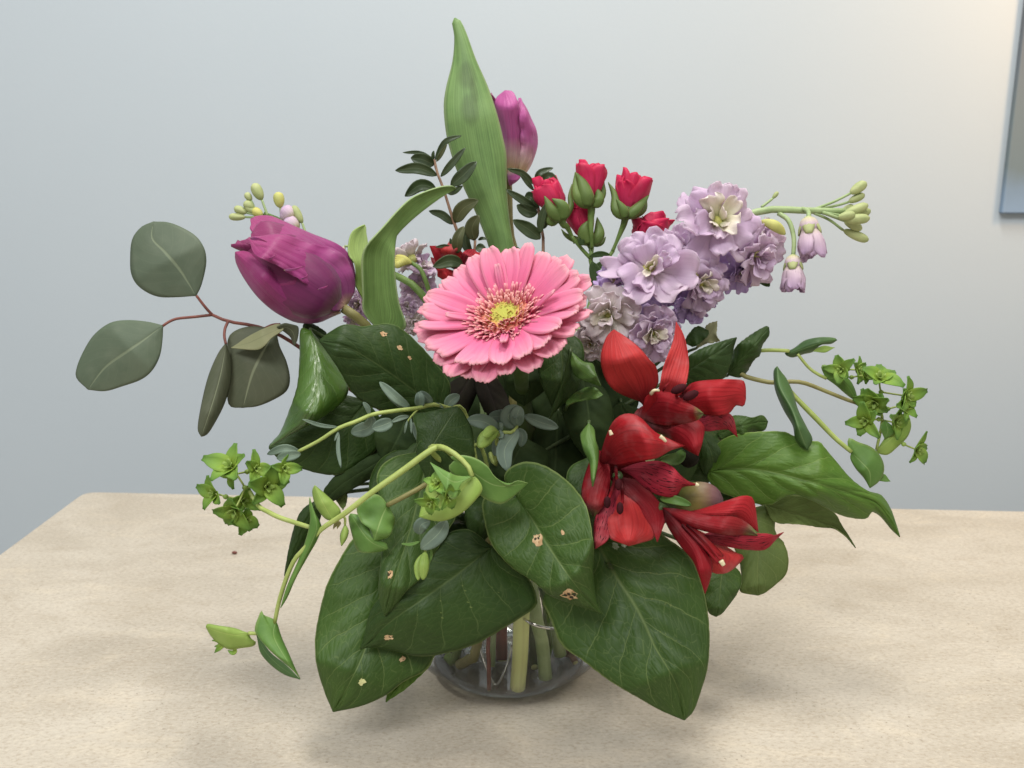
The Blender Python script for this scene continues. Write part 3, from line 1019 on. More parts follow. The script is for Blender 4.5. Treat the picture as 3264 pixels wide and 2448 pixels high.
# olive leaf below it
salal('olive leaf with its underside showing beneath the glossy folded leaf', 'I',
      [(620, 720), (440, 900), (200, 1050), (40, 1140)],
      [(880, 760), (700, 980), (420, 1130), (200, 1180), (22, 1188)],
      [(1040, 1000), (960, 1210), (700, 1395), (550, 1422), (370, 1385), (130, 1295)],
      [20, 24, 28, 30, 30], (-3, -4), SALALD, SALALD, quilt=.8, seed=10)
salal('small dark leaf behind the top of the glossy folded leaf', 'I',
      [(330, 250), (320, 110), (335, 88)], [(470, 330), (400, 180), (345, 84)], [(530, 180), (430, 100), (370, 84)],
      [16, 14, 12], (-2, -2), SALALD, seed=11, n=18, m=9, quilt=.4)
# broad dark leaf upper left
salal('broad dark leaf with tan specks just left of the pink gerbera', 'I',
      [(1350, 900), (1100, 862), (950, 838), (790, 740), (700, 610), (620, 470), (530, 335)],
      [(1560, 900), (1250, 640), (950, 430), (700, 290), (462, 236)],
      [(1620, 640), (1480, 420), (1300, 220), (1150, 105), (1040, 84), (850, 110), (690, 94), (560, 160)],
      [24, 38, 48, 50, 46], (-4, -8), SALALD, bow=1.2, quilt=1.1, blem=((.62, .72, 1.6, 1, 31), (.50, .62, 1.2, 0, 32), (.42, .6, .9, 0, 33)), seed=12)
# right hand leaf
salal('bright green leaf reaching right with a notched lower edge', 'O',
      [(310, 340), (325, 280), (375, 180), (480, 110), (640, 76), (800, 66), (960, 68), (1060, 110), (1190, 150), (1280, 160), (1330, 220), (1430, 340), (1560, 490), (1700, 592), (1820, 632), (1900, 745), (1950, 880)],
      [(305, 425), (520, 395), (760, 408), (980, 455), (1200, 512), (1500, 602), (1760, 690), (1890, 830), (1986, 1000)],
      [(292, 490), (400, 600), (560, 662), (700, 706), (860, 712), (960, 655), (1080, 632), (1250, 700), (1420, 790), (1550, 830), (1690, 838), (1725, 775), (1800, 805), (1870, 880), (1910, 930)],
      [28, 40, 48, 50, 50, 48, 44, 38, 30], (-8, -8), SALALY, bow=2, quilt=1.6, n=56, m=21, serr=2, wave=2.5, seed=13)
salal('olive backed leaf with a long thin tip below the bright right leaf', 'O',
      [(960, 640), (1110, 634), (1290, 700), (1420, 800), (1475, 895), (1535, 985)],
      [(800, 720), (1080, 800), (1300, 872), (1420, 915), (1520, 1000), (1596, 1096)],
      [(880, 868), (1090, 888), (1300, 916), (1400, 920), (1505, 990), (1570, 1065)],
      [22, 24, 24, 22, 18, 14], (-1, 1), SALALB, SALAL, quilt=.5, n=36, seed=14)
salal('rounded dull green leaf at the lower right behind the red flower', 'O',
      [(500, 980), (575, 1240), (590, 1400), (580, 1484)],
      [(640, 760), (730, 1050), (730, 1320), (735, 1513)],
      [(840, 715), (884, 800), (892, 960), (970, 1060), (1006, 1190), (985, 1325), (900, 1412), (800, 1488)],
      [18, 28, 34, 32], (-3, -5), SALALB, SALAL, quilt=.6, seed=15)
salal('small pointed leaf between the large front right leaf and the red flower', 'M',
      [(1700, 380), (1770, 500), (1815, 685)], [(1960, 230), (1930, 420), (1915, 580), (1886, 733)], [(2090, 330), (2112, 440), (2080, 520), (2005, 625), (1945, 700)],
      [34, 42, 46, 44], (-3, -4), SALAL, SALALB, quilt=.6, n=24, m=11, seed=16)
# upper right
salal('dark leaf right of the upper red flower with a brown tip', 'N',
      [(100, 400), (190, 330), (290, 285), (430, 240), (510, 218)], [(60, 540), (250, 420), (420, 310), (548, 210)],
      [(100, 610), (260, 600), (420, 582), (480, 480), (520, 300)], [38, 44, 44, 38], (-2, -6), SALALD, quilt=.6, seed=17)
salal('curled leaf with a folded edge above the right hand stems', 'N',
      [(490, 420), (540, 292), (640, 208), (790, 116)], [(470, 540), (590, 400), (690, 290), (830, 120)],
      [(600, 555), (700, 410), (752, 366), (772, 280), (832, 190)], [24, 30, 34, 28], (-4, -6), SALALD, SALALB, quilt=.5, wave=3, seed=18)
salal('dark wavy leaf just above the bright right leaf', 'N',
      [(470, 920), (560, 895), (680, 912), (775, 895)], [(380, 1060), (560, 1000), (720, 960), (822, 950)], [(430, 1110), (600, 1060), (740, 1040), (800, 1020)],
      [26, 32, 30, 26], (-2, -2), SALAL, quilt=.5, wave=2.5, n=22, m=11, seed=19)
salal('pale ragged grey-green leaf just under the lilac stock', 'N',
      [(240, 170), (290, 95)], [(200, 300), (300, 190), (375, 66)], [(290, 260), (400, 250), (372, 190)],
      [10, 12, 12], (0, 0), EUCB, EUCB, quilt=0, serr=14, n=26, m=9, seed=20, name='sage_leaf', group=None)
salal('small dark leaf between the lilac stock and the red flower', 'N',
      [(110, 200), (200, 110)], [(90, 260), (190, 160), (300, 150)], [(180, 290), (290, 200)],
      [18, 20, 18], (0, 0), SALALD, quilt=.3, n=18, m=9, seed=21)
# left, hanging behind the lime stem
salal('dark narrow leaf seen edge on behind the lime stem at the left', 'J',
      [(330, 330), (262, 440), (210, 620), (165, 870)], [(480, 240), (360, 420), (270, 640), (158, 930)], [(470, 430), (340, 680), (190, 880)],
      [30, 36, 38, 36], (-2, -8), SALALD, quilt=.6, n=26, m=11, seed=22)
salal('blue-green strap of leaf running down behind the lime stem', 'I',
      [(920, 1250), (700, 1385), (600, 1432), (540, 1500), (500, 1560)], [(1180, 1180), (960, 1320), (700, 1480), (560, 1600), (500, 1690)], [(1080, 1330), (940, 1440), (720, 1570), (610, 1640)],
      [18, 24, 26, 24, 18], (-1, -3), DKLF, DKLF, quilt=.3, n=24, m=9, seed=23)
salal('small greyish leaf back hanging behind the lime stem near the table edge', 'J',
      [(610, 240), (640, 300)], [(700, 150), (680, 230), (672, 345)], [(712, 220), (698, 300)],
      [14, 14, 14], (0, 0), SALALB, SALALB, quilt=0, n=14, m=7, seed=24)
# filler leaves added inside, coloured dark to give the shade between the others
GD = 'dark leaves deep inside the bouquet'
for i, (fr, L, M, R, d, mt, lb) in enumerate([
    ('F', [(600, 100), (540, 330)], [(880, -80), (700, 230), (560, 600)], [(900, 100), (760, 400)], 0, PLUM, 'shade-coloured filler leaf directly under the bottom petals of the gerbera'),
    ('F', [(860, 60), (960, 330)], [(900, -100), (1040, 250), (1160, 620)], [(1080, 40), (1200, 330)], 6, PLUM, 'shade-coloured filler leaf under the gerbera beside its stem'),
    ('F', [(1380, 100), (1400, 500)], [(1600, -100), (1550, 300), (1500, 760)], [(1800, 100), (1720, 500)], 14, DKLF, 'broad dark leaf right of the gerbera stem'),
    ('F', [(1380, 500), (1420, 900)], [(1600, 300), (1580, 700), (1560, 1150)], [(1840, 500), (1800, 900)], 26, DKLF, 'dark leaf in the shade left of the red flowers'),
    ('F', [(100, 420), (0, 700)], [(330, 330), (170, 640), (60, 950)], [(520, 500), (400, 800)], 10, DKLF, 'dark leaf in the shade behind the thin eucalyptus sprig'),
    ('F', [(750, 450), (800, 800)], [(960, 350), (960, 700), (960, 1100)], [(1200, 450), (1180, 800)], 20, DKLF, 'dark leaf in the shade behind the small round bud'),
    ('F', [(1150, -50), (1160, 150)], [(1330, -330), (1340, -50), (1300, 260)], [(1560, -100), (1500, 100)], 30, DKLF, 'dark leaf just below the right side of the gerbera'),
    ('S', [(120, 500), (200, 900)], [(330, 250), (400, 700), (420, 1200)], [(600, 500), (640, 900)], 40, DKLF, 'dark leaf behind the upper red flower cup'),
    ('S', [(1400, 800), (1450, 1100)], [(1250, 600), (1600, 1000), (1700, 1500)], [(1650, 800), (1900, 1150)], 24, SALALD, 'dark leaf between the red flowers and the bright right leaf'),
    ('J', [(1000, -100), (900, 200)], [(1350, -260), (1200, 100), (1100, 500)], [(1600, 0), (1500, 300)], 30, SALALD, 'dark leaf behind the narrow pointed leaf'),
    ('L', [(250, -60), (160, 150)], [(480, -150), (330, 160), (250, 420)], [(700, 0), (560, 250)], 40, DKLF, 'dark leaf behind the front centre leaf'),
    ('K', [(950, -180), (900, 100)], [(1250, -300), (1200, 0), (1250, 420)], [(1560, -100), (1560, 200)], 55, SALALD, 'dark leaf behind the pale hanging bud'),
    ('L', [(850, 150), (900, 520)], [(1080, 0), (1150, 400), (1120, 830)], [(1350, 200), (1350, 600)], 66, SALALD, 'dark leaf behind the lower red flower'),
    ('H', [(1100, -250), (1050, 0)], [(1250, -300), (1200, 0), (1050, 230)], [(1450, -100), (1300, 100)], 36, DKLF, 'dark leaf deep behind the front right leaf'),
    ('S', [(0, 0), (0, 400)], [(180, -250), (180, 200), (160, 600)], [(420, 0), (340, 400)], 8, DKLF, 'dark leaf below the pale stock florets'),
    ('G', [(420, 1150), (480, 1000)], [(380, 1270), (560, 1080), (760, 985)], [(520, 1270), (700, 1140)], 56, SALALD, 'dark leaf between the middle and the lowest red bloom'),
    ('F', [(250, 0), (260, 500)], [(720, -250), (640, 200), (600, 850)], [(1120, 0), (1000, 500)], -30, DKLF, 'dark filler leaf added at the back of the bouquet left of the gerbera stem'),
    ('F', [(900, 0), (950, 500)], [(1350, -250), (1300, 300), (1250, 950)], [(1800, 0), (1750, 500)], -36, DKLF, 'dark filler leaf added at the back of the bouquet behind the gerbera stem'),
    ('G', [(120, 680), (160, 920)], [(330, 520), (420, 800), (430, 1180)], [(760, 700), (740, 980)], 34, DKLF, 'dark filler leaf added in the gap between the upper and middle red blooms'),
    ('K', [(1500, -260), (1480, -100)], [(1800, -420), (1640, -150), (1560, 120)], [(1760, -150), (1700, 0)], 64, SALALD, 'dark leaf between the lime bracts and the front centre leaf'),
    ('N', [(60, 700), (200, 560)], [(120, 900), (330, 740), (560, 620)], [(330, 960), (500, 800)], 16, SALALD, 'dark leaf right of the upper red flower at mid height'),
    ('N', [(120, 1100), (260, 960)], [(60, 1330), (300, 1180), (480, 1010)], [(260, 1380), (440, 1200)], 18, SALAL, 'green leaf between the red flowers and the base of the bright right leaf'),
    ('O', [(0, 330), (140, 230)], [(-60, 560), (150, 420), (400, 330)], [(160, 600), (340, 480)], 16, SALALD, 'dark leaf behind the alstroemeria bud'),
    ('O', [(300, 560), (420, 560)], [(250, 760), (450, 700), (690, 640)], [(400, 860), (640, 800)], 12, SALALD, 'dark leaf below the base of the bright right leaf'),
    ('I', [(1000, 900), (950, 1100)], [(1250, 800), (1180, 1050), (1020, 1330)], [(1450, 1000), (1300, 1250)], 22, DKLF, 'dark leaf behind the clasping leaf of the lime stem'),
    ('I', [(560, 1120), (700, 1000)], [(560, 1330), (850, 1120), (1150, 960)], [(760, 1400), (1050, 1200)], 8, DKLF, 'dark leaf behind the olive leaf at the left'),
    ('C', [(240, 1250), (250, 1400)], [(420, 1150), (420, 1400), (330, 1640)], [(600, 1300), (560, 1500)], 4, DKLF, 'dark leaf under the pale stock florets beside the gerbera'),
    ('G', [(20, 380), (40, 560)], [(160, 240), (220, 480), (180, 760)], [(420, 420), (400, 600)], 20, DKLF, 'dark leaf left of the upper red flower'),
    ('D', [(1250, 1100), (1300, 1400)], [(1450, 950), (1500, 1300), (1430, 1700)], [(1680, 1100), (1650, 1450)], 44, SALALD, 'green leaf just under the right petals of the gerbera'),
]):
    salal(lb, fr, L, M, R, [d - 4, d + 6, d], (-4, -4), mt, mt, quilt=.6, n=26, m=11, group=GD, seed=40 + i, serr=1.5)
# curled dark green leaves between gerbera and red flowers
GA = 'curled leaves between the gerbera and the red flowers'
salal('thin dark leaf seen edge on running down beside the gerbera', 'S',
      [(150, 300), (60, 560)], [(215, 60), (140, 380), (5, 750)], [(225, 260), (130, 540)], [52, 52, 48], (-2, -2), SALALD, quilt=0, n=22, m=7, seed=61, group=GA, serr=1)
salal('dark leaf curling over with a thin pale rim left of the upper red flower', 'S',
      [(210, 120), (230, 230), (290, 330)], [(225, 70), (300, 190), (400, 270), (522, 412)], [(350, 170), (440, 190), (470, 280)],
      [50, 58, 62, 58], (-3, -3), ALSLF, quilt=.2, n=24, m=9, seed=62, group=GA, serr=1)
salal('green leaf with a curled bright edge pointing right at the upper red flower', 'S',
      [(180, 560), (280, 470), (440, 420)], [(175, 620), (300, 540), (430, 490), (545, 505)], [(210, 590), (330, 560), (480, 540)],
      [50, 58, 60, 60], (-4, 2), ALSLF, quilt=.2, n=22, m=9, seed=63, group=GA, serr=1)
salal('twisted bright green leaf with a dry pale tip beside the middle red flower', 'S',
      [(340, 860), (315, 920), (350, 1060), (410, 1180), (425, 1330)], [(400, 790), (395, 930), (440, 1080), (455, 1220), (440, 1425)],
      [(455, 850), (470, 960), (500, 1060), (490, 1190), (465, 1330)], [84, 94, 98, 100, 98], (-4, -3), ALSLF, quilt=.2, n=26, m=9, seed=64, group=GA, serr=0)

# ---------------------------------------------------------------- gerbera
gO = PX('D', 998, 848, 78)
gN = nv(-.25, .67, .70)
gu = unit(np.cross(gN, np.array([0, 0, 1.0])) * -1)
gv = np.cross(gN, gu)
rg = np.random.RandomState(4)
ger = thing('gerbera', 'big pink gerbera daisy facing the viewer at the middle of the bouquet', 'flower', inside(PX('U', 1200, 1245, 26), 4))
for lay, (cnt, ln, wd, r0, off, A0, A1) in enumerate([(27, .0312, .0116, .0100, 0, 76, 78), (23, .0288, .0110, .0100, .5, 66, 66), (4, .0165, .0036, .0125, .2, 48, 60)]):
    for i in range(cnt):
        ph = 2 * math.pi * (i + off + rg.uniform(-.22, .22)) / cnt
        a = gu * math.cos(ph) + gv * math.sin(ph)
        upn = np.dot(a, UP)                      # petals at the lower side of the flower fall back more
        dn = max(0, -upn)
        th0 = A0 - 4 * max(0, upn) + 8 * dn + rg.uniform(-4, 4)
        th1 = A1 - 4 * max(0, upn) + 16 * dn + rg.uniform(-6, 8)
        G = petal(gO - gN * .0012 * (1 - lay), gN, a, r0, ln * rg.uniform(.90, 1.06), wd * rg.uniform(.88, 1.12), th0, th1, (.42, .27), cup=rg.uniform(-.25, .35),
                  ruf=.05, rf=.8, n=13, m=9, seed=i + 50 * lay, notch=.014 * rg.uniform(.1, 1.3), base=.34, tw=rg.uniform(-.22, .22))
        x = np.linspace(-1, 1, 9)
        top = np.cross(np.gradient(G, axis=1), np.gradient(G, axis=0))
        top = unit(top) * np.sign(np.sum(unit(top) * gN, -1, keepdims=True))
        G = G + top * (.00042 * np.cos(x * 9.4)[None, :, None])          # two lengthwise grooves
        sheet('petal', G, GER, ger, .00045, GERB, toward=gO + gN * .2)


def florets(name, n, r0, r1, ln, wd, A, mat, seed, lift=0):
    g = np.random.RandomState(seed)
    Gs = []
    for i in range(n):
        ph = i * 2.39996 + g.uniform(-.2, .2)
        a = gu * math.cos(ph) + gv * math.sin(ph)
        r = math.sqrt(g.uniform(r0 ** 2, r1 ** 2))
        th = A * r / r1 + g.uniform(-14, 14)
        Gs.append(petal(gO + gN * (lift + .001), gN, a, r, ln * g.uniform(.7, 1.2), wd * g.uniform(.8, 1.2), th - 12, th + 22, (.4, .3), cup=.5, n=5, m=3, seed=i, base=.4))
    multi(name, Gs, mat, ger, .0002, gO + gN * .2, True)


florets('outer_florets', 190, .0118, .0158, .0056, .0015, 52, GFP, 1)
florets('middle_florets', 260, .0056, .0138, .0040, .0011, 40, GFO, 2)
florets('inner_florets', 130, .0016, .0064, .0026, .0008, 26, GFY, 3, -.0006)
egg('flower_disc', gO - gN * .004, gO + gN * .0022, 13.6, GDISC, ger, (.25, .3), 16, 28)
egg('calyx', gO - gN * .014, gO + gN * .001, 12, STEMD, ger, (.9, .12), 12, 20)
tube3('stem', np.vstack([[gO - gN * .012, gO - gN * .026 - UP * .006], PX('F', [1290, 1325, 1318], [150, 450, 720], [26, 20, 18]), PX('U', [1232, 1218], [360, 800], [30, 28]), [inside(PX('U', 1200, 1245, 26), 4)]]),
      [3.4, 3.6, 4.2, 4.4, 4.3, 4.1, 4.0], STEMV, ger, 36, 12)

# ---------------------------------------------------------------- tulips
t1 = thing('tulip', 'magenta tulip lying out to the left with a closed crinkled bloom', 'flower', VC + np.array([-.01, .012, .014]))
def TP(fr, L, M, R, d, e, mat, par, n=30, m=25, **k):
    return sheet('petal', loft(fr, L, M, R, d, e, n, m, grv=.22, gk=17, **k), mat, par, .0006)


egg('inner_petals', PX('A', 1930, 1050, 22), PX('A', 1330, 640, 26), 17, TULD, t1, (.35, .4), 12, 14, 0, .05, 3)
TP('A', [(1225, 650), (1222, 610), (1240, 580)], [(1900, 900), (1500, 700), (1300, 610), (1225, 632)], [(1500, 560), (1340, 566), (1290, 585), (1240, 600)], [18, 30, 32, 30], (-3, -4), TULD, t1, seed=1)
TP('A', [(1800, 720), (1560, 640), (1400, 570), (1322, 520), (1328, 470)], [(2010, 1000), (1850, 690), (1620, 540), (1450, 470), (1325, 440)], [(2066, 880), (2035, 720), (1950, 622), (1750, 540), (1560, 455), (1460, 416), (1360, 420)],
   [10, 26, 28, 24, 18], (12, -12), TUL, t1, wave=1.2, wf=3, seed=2)
TP('A', [(1700, 600), (1500, 560), (1345, 640)], [(1990, 1050), (1750, 700), (1500, 590), (1330, 545)], [(1990, 780), (1760, 560), (1560, 480), (1400, 455)], [14, 34, 36, 32], (0, -14), TULD, t1, wave=1.5, wf=4, seed=3)
TP('A', [(1925, 1090), (1840, 1040), (1800, 960), (1690, 880), (1600, 830), (1520, 770), (1430, 730), (1350, 690)], [(2000, 1048), (1900, 880), (1720, 770), (1530, 680), (1310, 570)],
   [(2062, 930), (2030, 760), (1940, 660), (1740, 600), (1540, 545), (1400, 560)], [18, 46, 50, 47, 42], (5, -14), TUL, t1, wave=1.6, wf=6, serr=5, sf=7, seed=4)
TP('A', [(1890, 1130), (1800, 1168), (1680, 1172), (1600, 1150), (1480, 1082), (1370, 982), (1275, 850), (1222, 740)], [(1960, 1100), (1790, 1085), (1600, 1010), (1420, 860), (1290, 740), (1218, 672)],
   [(1930, 1080), (1850, 1040), (1740, 960), (1640, 890), (1520, 810), (1400, 730), (1300, 668)], [20, 38, 44, 44, 38, 34], (-14, -9), TUL, t1, wave=1.6, wf=5, seed=5)
TP('A', [(1900, 1090), (1700, 1040), (1560, 960), (1500, 880)], [(1958, 1085), (1800, 1010), (1660, 910), (1560, 830)], [(1930, 1060), (1840, 990), (1740, 900), (1640, 830)], [20, 36, 40, 36], (-1, -1), TULD, t1, wave=1, wf=6, seed=6, n=18, m=9)
# thin curled fringes on the petal edge
for i, (q, w_) in enumerate([([(1440, 725), (1475, 712), (1500, 690)], 16), ([(1560, 800), (1640, 790), (1700, 770)], 14), ([(1680, 862), (1715, 848), (1728, 825)], 12), ([(1320, 575), (1390, 580), (1440, 600)], 20), ([(1800, 935), (1850, 920), (1870, 905)], 10)]):
    sheet('petal_fringe', blade('A', q, w_, LA, [50, 54, 52], n=8, m=5, cup=.6), TUL, t1, .0004)
tube3('stem', np.vstack([PX('A', [1975, 2060, 2150], [1065, 1120, 1200], [18, 16, 12]), PX('I', [1000, 1300], [300, 800], [4, 4]), VC + np.array([[-.01, .01, .112], [-.016, .012, .06], [-.02, .014, .014]])]),
      [2.6, 2.4, 2.6, 3, 3.2, 3.2, 3.2], STEMO, t1, 30, 10)
G = loft('R', [(368, 1500), (350, 1300), (340, 1050), (343, 890), (395, 765), (560, 580), (720, 400), (860, 272), (1000, 205), (1180, 148), (1300, 140)],
         [(580, 1720), (540, 1400), (520, 1050), (530, 830), (600, 690), (740, 500), (930, 330), (1130, 215), (1345, 165)],
         [(810, 1650), (745, 1400), (705, 1150), (692, 900), (700, 720), (722, 655), (850, 525), (1000, 400), (1180, 268), (1280, 205)], [6, 10, 14, 18, 24, 22, 16, 10, 6], (6, -3), 44, 13, seed=3)
sheet('leaf', G, TLEAF, t1, .0007)
G = loft('R', [(345, 1320), (270, 1180), (282, 1090), (262, 950), (205, 880), (195, 780), (228, 640), (300, 580)], [(380, 1400), (330, 1150), (320, 930), (300, 780), (330, 640), (372, 553)], [(420, 1250), (420, 950), (408, 740), (392, 640), (388, 575)],
         [2, 4, 6, 6, 4, 2], (4, -2), 28, 11, seed=4)
sheet('leaf', G, TLEAFL, t1, .0006)

t2 = thing('tulip', 'upright magenta tulip with a creamy base rising behind the tall pointed leaf', 'flower', VC + np.array([.012, .02, .014]))
TP('B', [(820, 760), (812, 670)], [(905, 1150), (850, 900), (808, 655)], [(960, 1000), (880, 760)], [-34, -22, -20], (-6, 4), TULD, t2, seed=11, n=18, m=9)
TP('B', [(960, 1100), (985, 900), (980, 760)], [(960, 1270), (1060, 1000), (1040, 820), (1005, 690)], [(1062, 1210), (1128, 1060), (1132, 940), (1092, 840), (1052, 755)], [-30, -12, -10, -14], (2, -12), TULP, t2, wave=1.6, wf=4, seed=12)
TP('B', [(1010, 1150), (1015, 1000), (1010, 880), (1000, 760)], [(990, 1240), (1060, 1080), (1065, 920), (1015, 690)], [(1058, 1190), (1100, 1080), (1110, 960), (1062, 800)], [-26, -6, -4, -10], (-1, -4), TULP, t2, wave=2.2, wf=5, seed=13, n=20, m=9)
TP('B', [(880, 1180), (880, 950), (838, 790), (840, 700)], [(945, 1245), (955, 1000), (935, 800), (905, 640)], [(1015, 1195), (1042, 1100), (1032, 950), (1012, 780), (985, 690), (958, 645)], [-28, -2, 0, -6], (-10, -4), TULP, t2, wave=.8, wf=3, seed=14)
TP('B', [(925, 1240), (935, 1290)], [(930, 1190), (975, 1245), (942, 1308)], [(1000, 1200), (1015, 1245), (985, 1280)], [-26, -18, -22], (-2, -2), TULP, t2, seed=15, n=14, m=9)
tube3('stem', np.vstack([PX('B', [925, 932, 945], [1230, 1400, 1659], [-28, -28, -24]), PX('D', [1150], [700], [-16]), VC + np.array([[.0, .012, .112], [.008, .018, .06], [.012, .02, .014]])]),
      [2.4, 2.2, 2.3, 2.8, 3.2, 3.2, 3.2], STEMO, t2, 30, 10)
G = loft('B', [(830, 1850), (766, 1662), (700, 1500), (622, 1340), (565, 1200), (530, 1100), (492, 950), (474, 760), (490, 620), (538, 430), (552, 260), (535, 160)],
         [(930, 2050), (900, 1750), (860, 1560), (790, 1340), (730, 1100), (680, 800), (645, 550), (605, 330), (552, 128)],
         [(985, 1850), (952, 1662), (930, 1500), (917, 1300), (917, 1100), (895, 980), (850, 800), (785, 610), (700, 420), (635, 240), (590, 145)],
         [-12, -10, -8, -4, 0, 2, 0, -6], (-6, -4), 46, 15, seed=5, wave=1)
sheet('leaf', G, TLEAFS, t2, .0008)

# ---------------------------------------------------------------- roses
ros = thing('rose_spray', 'spray of small bright red rose buds standing behind the gerbera', 'flower', VC + np.array([.02, .0, .014]))
jn = PX('C', 340, 800, -6)


def rosebud(fr, b, t, rad, d, seps, nm='bud', stem=None, tilt=.0, seed=0, full=1.0):
    p0, p1 = PX(fr, b[0], b[1], d), PX(fr, t[0], t[1], d + tilt)
    ax = unit(p1 - p0)
    L = np.linalg.norm(p1 - p0)
    rad = rad * .88
    r = rad / 1000
    hip = egg(nm, p0 - ax * .0015, p0 + ax * r * 1.25, rad * .64, ROSES, ros, (.38, .5), 10, 14)
    g = np.random.RandomState(seed)
    u = unit(np.cross(ax, FW))
    v = np.cross(ax, u)
    cc = egg('core', p0 + ax * .002, p0 + ax * L * .9, rad * .6, ROSE, ros, (.4, .4), 10, 10, seed, .06, 3)
    cc.parent = hip
    for k in range(9):
        ph = k * 2.4 + g.uniform(-.3, .3)
        inner = k > 5
        a = u * math.cos(ph) + v * math.sin(ph)
        sc = .72 if inner else 1.0
        G = petal(p0 + ax * .002, ax, a, r * .12, L * g.uniform(.86, 1.12) * (1.1 if inner else 1), r * 1.9 * sc, 48 * sc * full, (-14 if k < 6 else -8) + g.uniform(-7, 9) + (14 if k in (1, 3) else 0), (.5, .24), cup=.55, ruf=.12, rf=1.2, n=14, m=9, seed=seed + k, base=.3)
        o = sheet('petal', G, ROSE, ros, .0004, toward=p0 + ax * L * .6 + ax)
        o.parent = hip
    for k, (q, w_, dd) in enumerate(seps):
        o = sheet('sepal', blade(fr, q, w_ * .78, (.35, 1.0), dd, cup=-.5, n=14, m=7, base=.5), ROSES, ros, .0005)
        o.parent = hip
    pts = np.vstack([[p0 + ax * .001, p0 - ax * .003], stem]) if stem is not None else None
    if stem is not None:
        o = tube3('stalk', pts, [2.3, 1.5, 1.05, 1.0, 1.1], STEMG, ros, 16, 8)
    return hip


rosebud('Q', (1990, 1110), (1800, 690), 8.2, 2, [([(1990, 1110), (1880, 1000), (1790, 830)], 190, [8, 12, 10]), ([(2010, 1100), (2000, 950), (1880, 860)], 200, [9, 13, 11]), ([(2030, 1090), (2100, 950), (2090, 830), (2110, 690)], 90, [2, 2, 2, 0]), ([(1950, 1120), (1850, 1120), (1840, 900)], 120, [4, 8, 8])],
        stem=PX('Q', [2060, 2150], [1200, 1380], [0, -4]), seed=1)
rosebud('B', (1515, 1450), (1510, 1172), 7.6, 4, [([(1500, 1455), (1420, 1380), (1400, 1220)], 110, [8, 11, 8]), ([(1490, 1455), (1480, 1380), (1440, 1270), (1400, 1215)], 130, [10, 13, 12, 9]), ([(1540, 1450), (1590, 1370), (1590, 1290), (1606, 1210)], 70, [4, 5, 4, 2]), ([(1530, 1455), (1570, 1400), (1550, 1320)], 100, [8, 10, 8])],
        stem=np.vstack([PX('B', [1512, 1515], [1540, 1659], [3, 2]), PX('C', [345], [720], [-2])]), seed=2)
rosebud('B', (1755, 1530), (1810, 1262), 8.6, -2, [([(1750, 1535), (1690, 1480), (1680, 1380), (1634, 1285)], 90, [3, 4, 3, 0]), ([(1750, 1535), (1740, 1480), (1690, 1400)], 80, [7, 9, 8]), ([(1775, 1525), (1840, 1470), (1922, 1375)], 95, [6, 8, 4]), ([(1780, 1530), (1880, 1480), (1905, 1400)], 70, [2, 2, 0])],
        stem=PX('C', [520, 465], [610, 740], [-4, -6]), seed=3, full=1.15)
rosebud('C', (325, 690), (265, 500), 7.6, -8, [([(330, 690), (300, 620), (320, 560)], 120, [0, 3, 2]), ([(340, 690), (385, 640), (375, 540)], 90, [-2, 0, -2]), ([(300, 690), (200, 650), (165, 610)], 50, [-6, -6, -8]), ([(350, 700), (400, 690), (425, 655)], 40, [-6, -6, -8])],
        stem=PX('C', [335], [740], [-8]), seed=4)
rosebud('C', (700, 720), (690, 540), 12, -6, [], nm='open_bloom', stem=PX('C', [640], [860], [-8]), seed=5, full=1.5)
tube3('stem', np.vstack([PX('C', [345, 340, 335], [700, 760, 850], [-4, -5, -6]), PX('D', [1780, 1700], [520, 900], [-6, 0]), VC + np.array([[.012, .0, .112], [.02, .0, .05], [.022, .0, .014]])]),
      [1.2, 1.5, 1.7, 1.9, 2.2, 2.4, 2.4], STEMG, ros, 28, 9)
tube('branch', 'C', [(225, 650), (280, 720), (335, 780)], [1.0, 1.1], STEMG, ros, [-2, -4, -5], 10, 8)
tube('branch', 'C', [(470, 735), (420, 800), (345, 860)], [1.0, 1.2], STEMG, ros, [-6, -6, -6], 10, 8)
for q, w_, dd in (([(330, 770), (390, 755), (450, 760)], 34, -2), ([(345, 860), (380, 830), (410, 800)], 40, -2), ([(300, 700), (280, 680), (290, 650)], 40, 0), ([(345, 800), (370, 900), (350, 960)], 70, 0)):
    sheet('leaf', blade('C', q, w_, EL, dd, n=10, m=5, cup=.3), SALALD, ros, .0003)

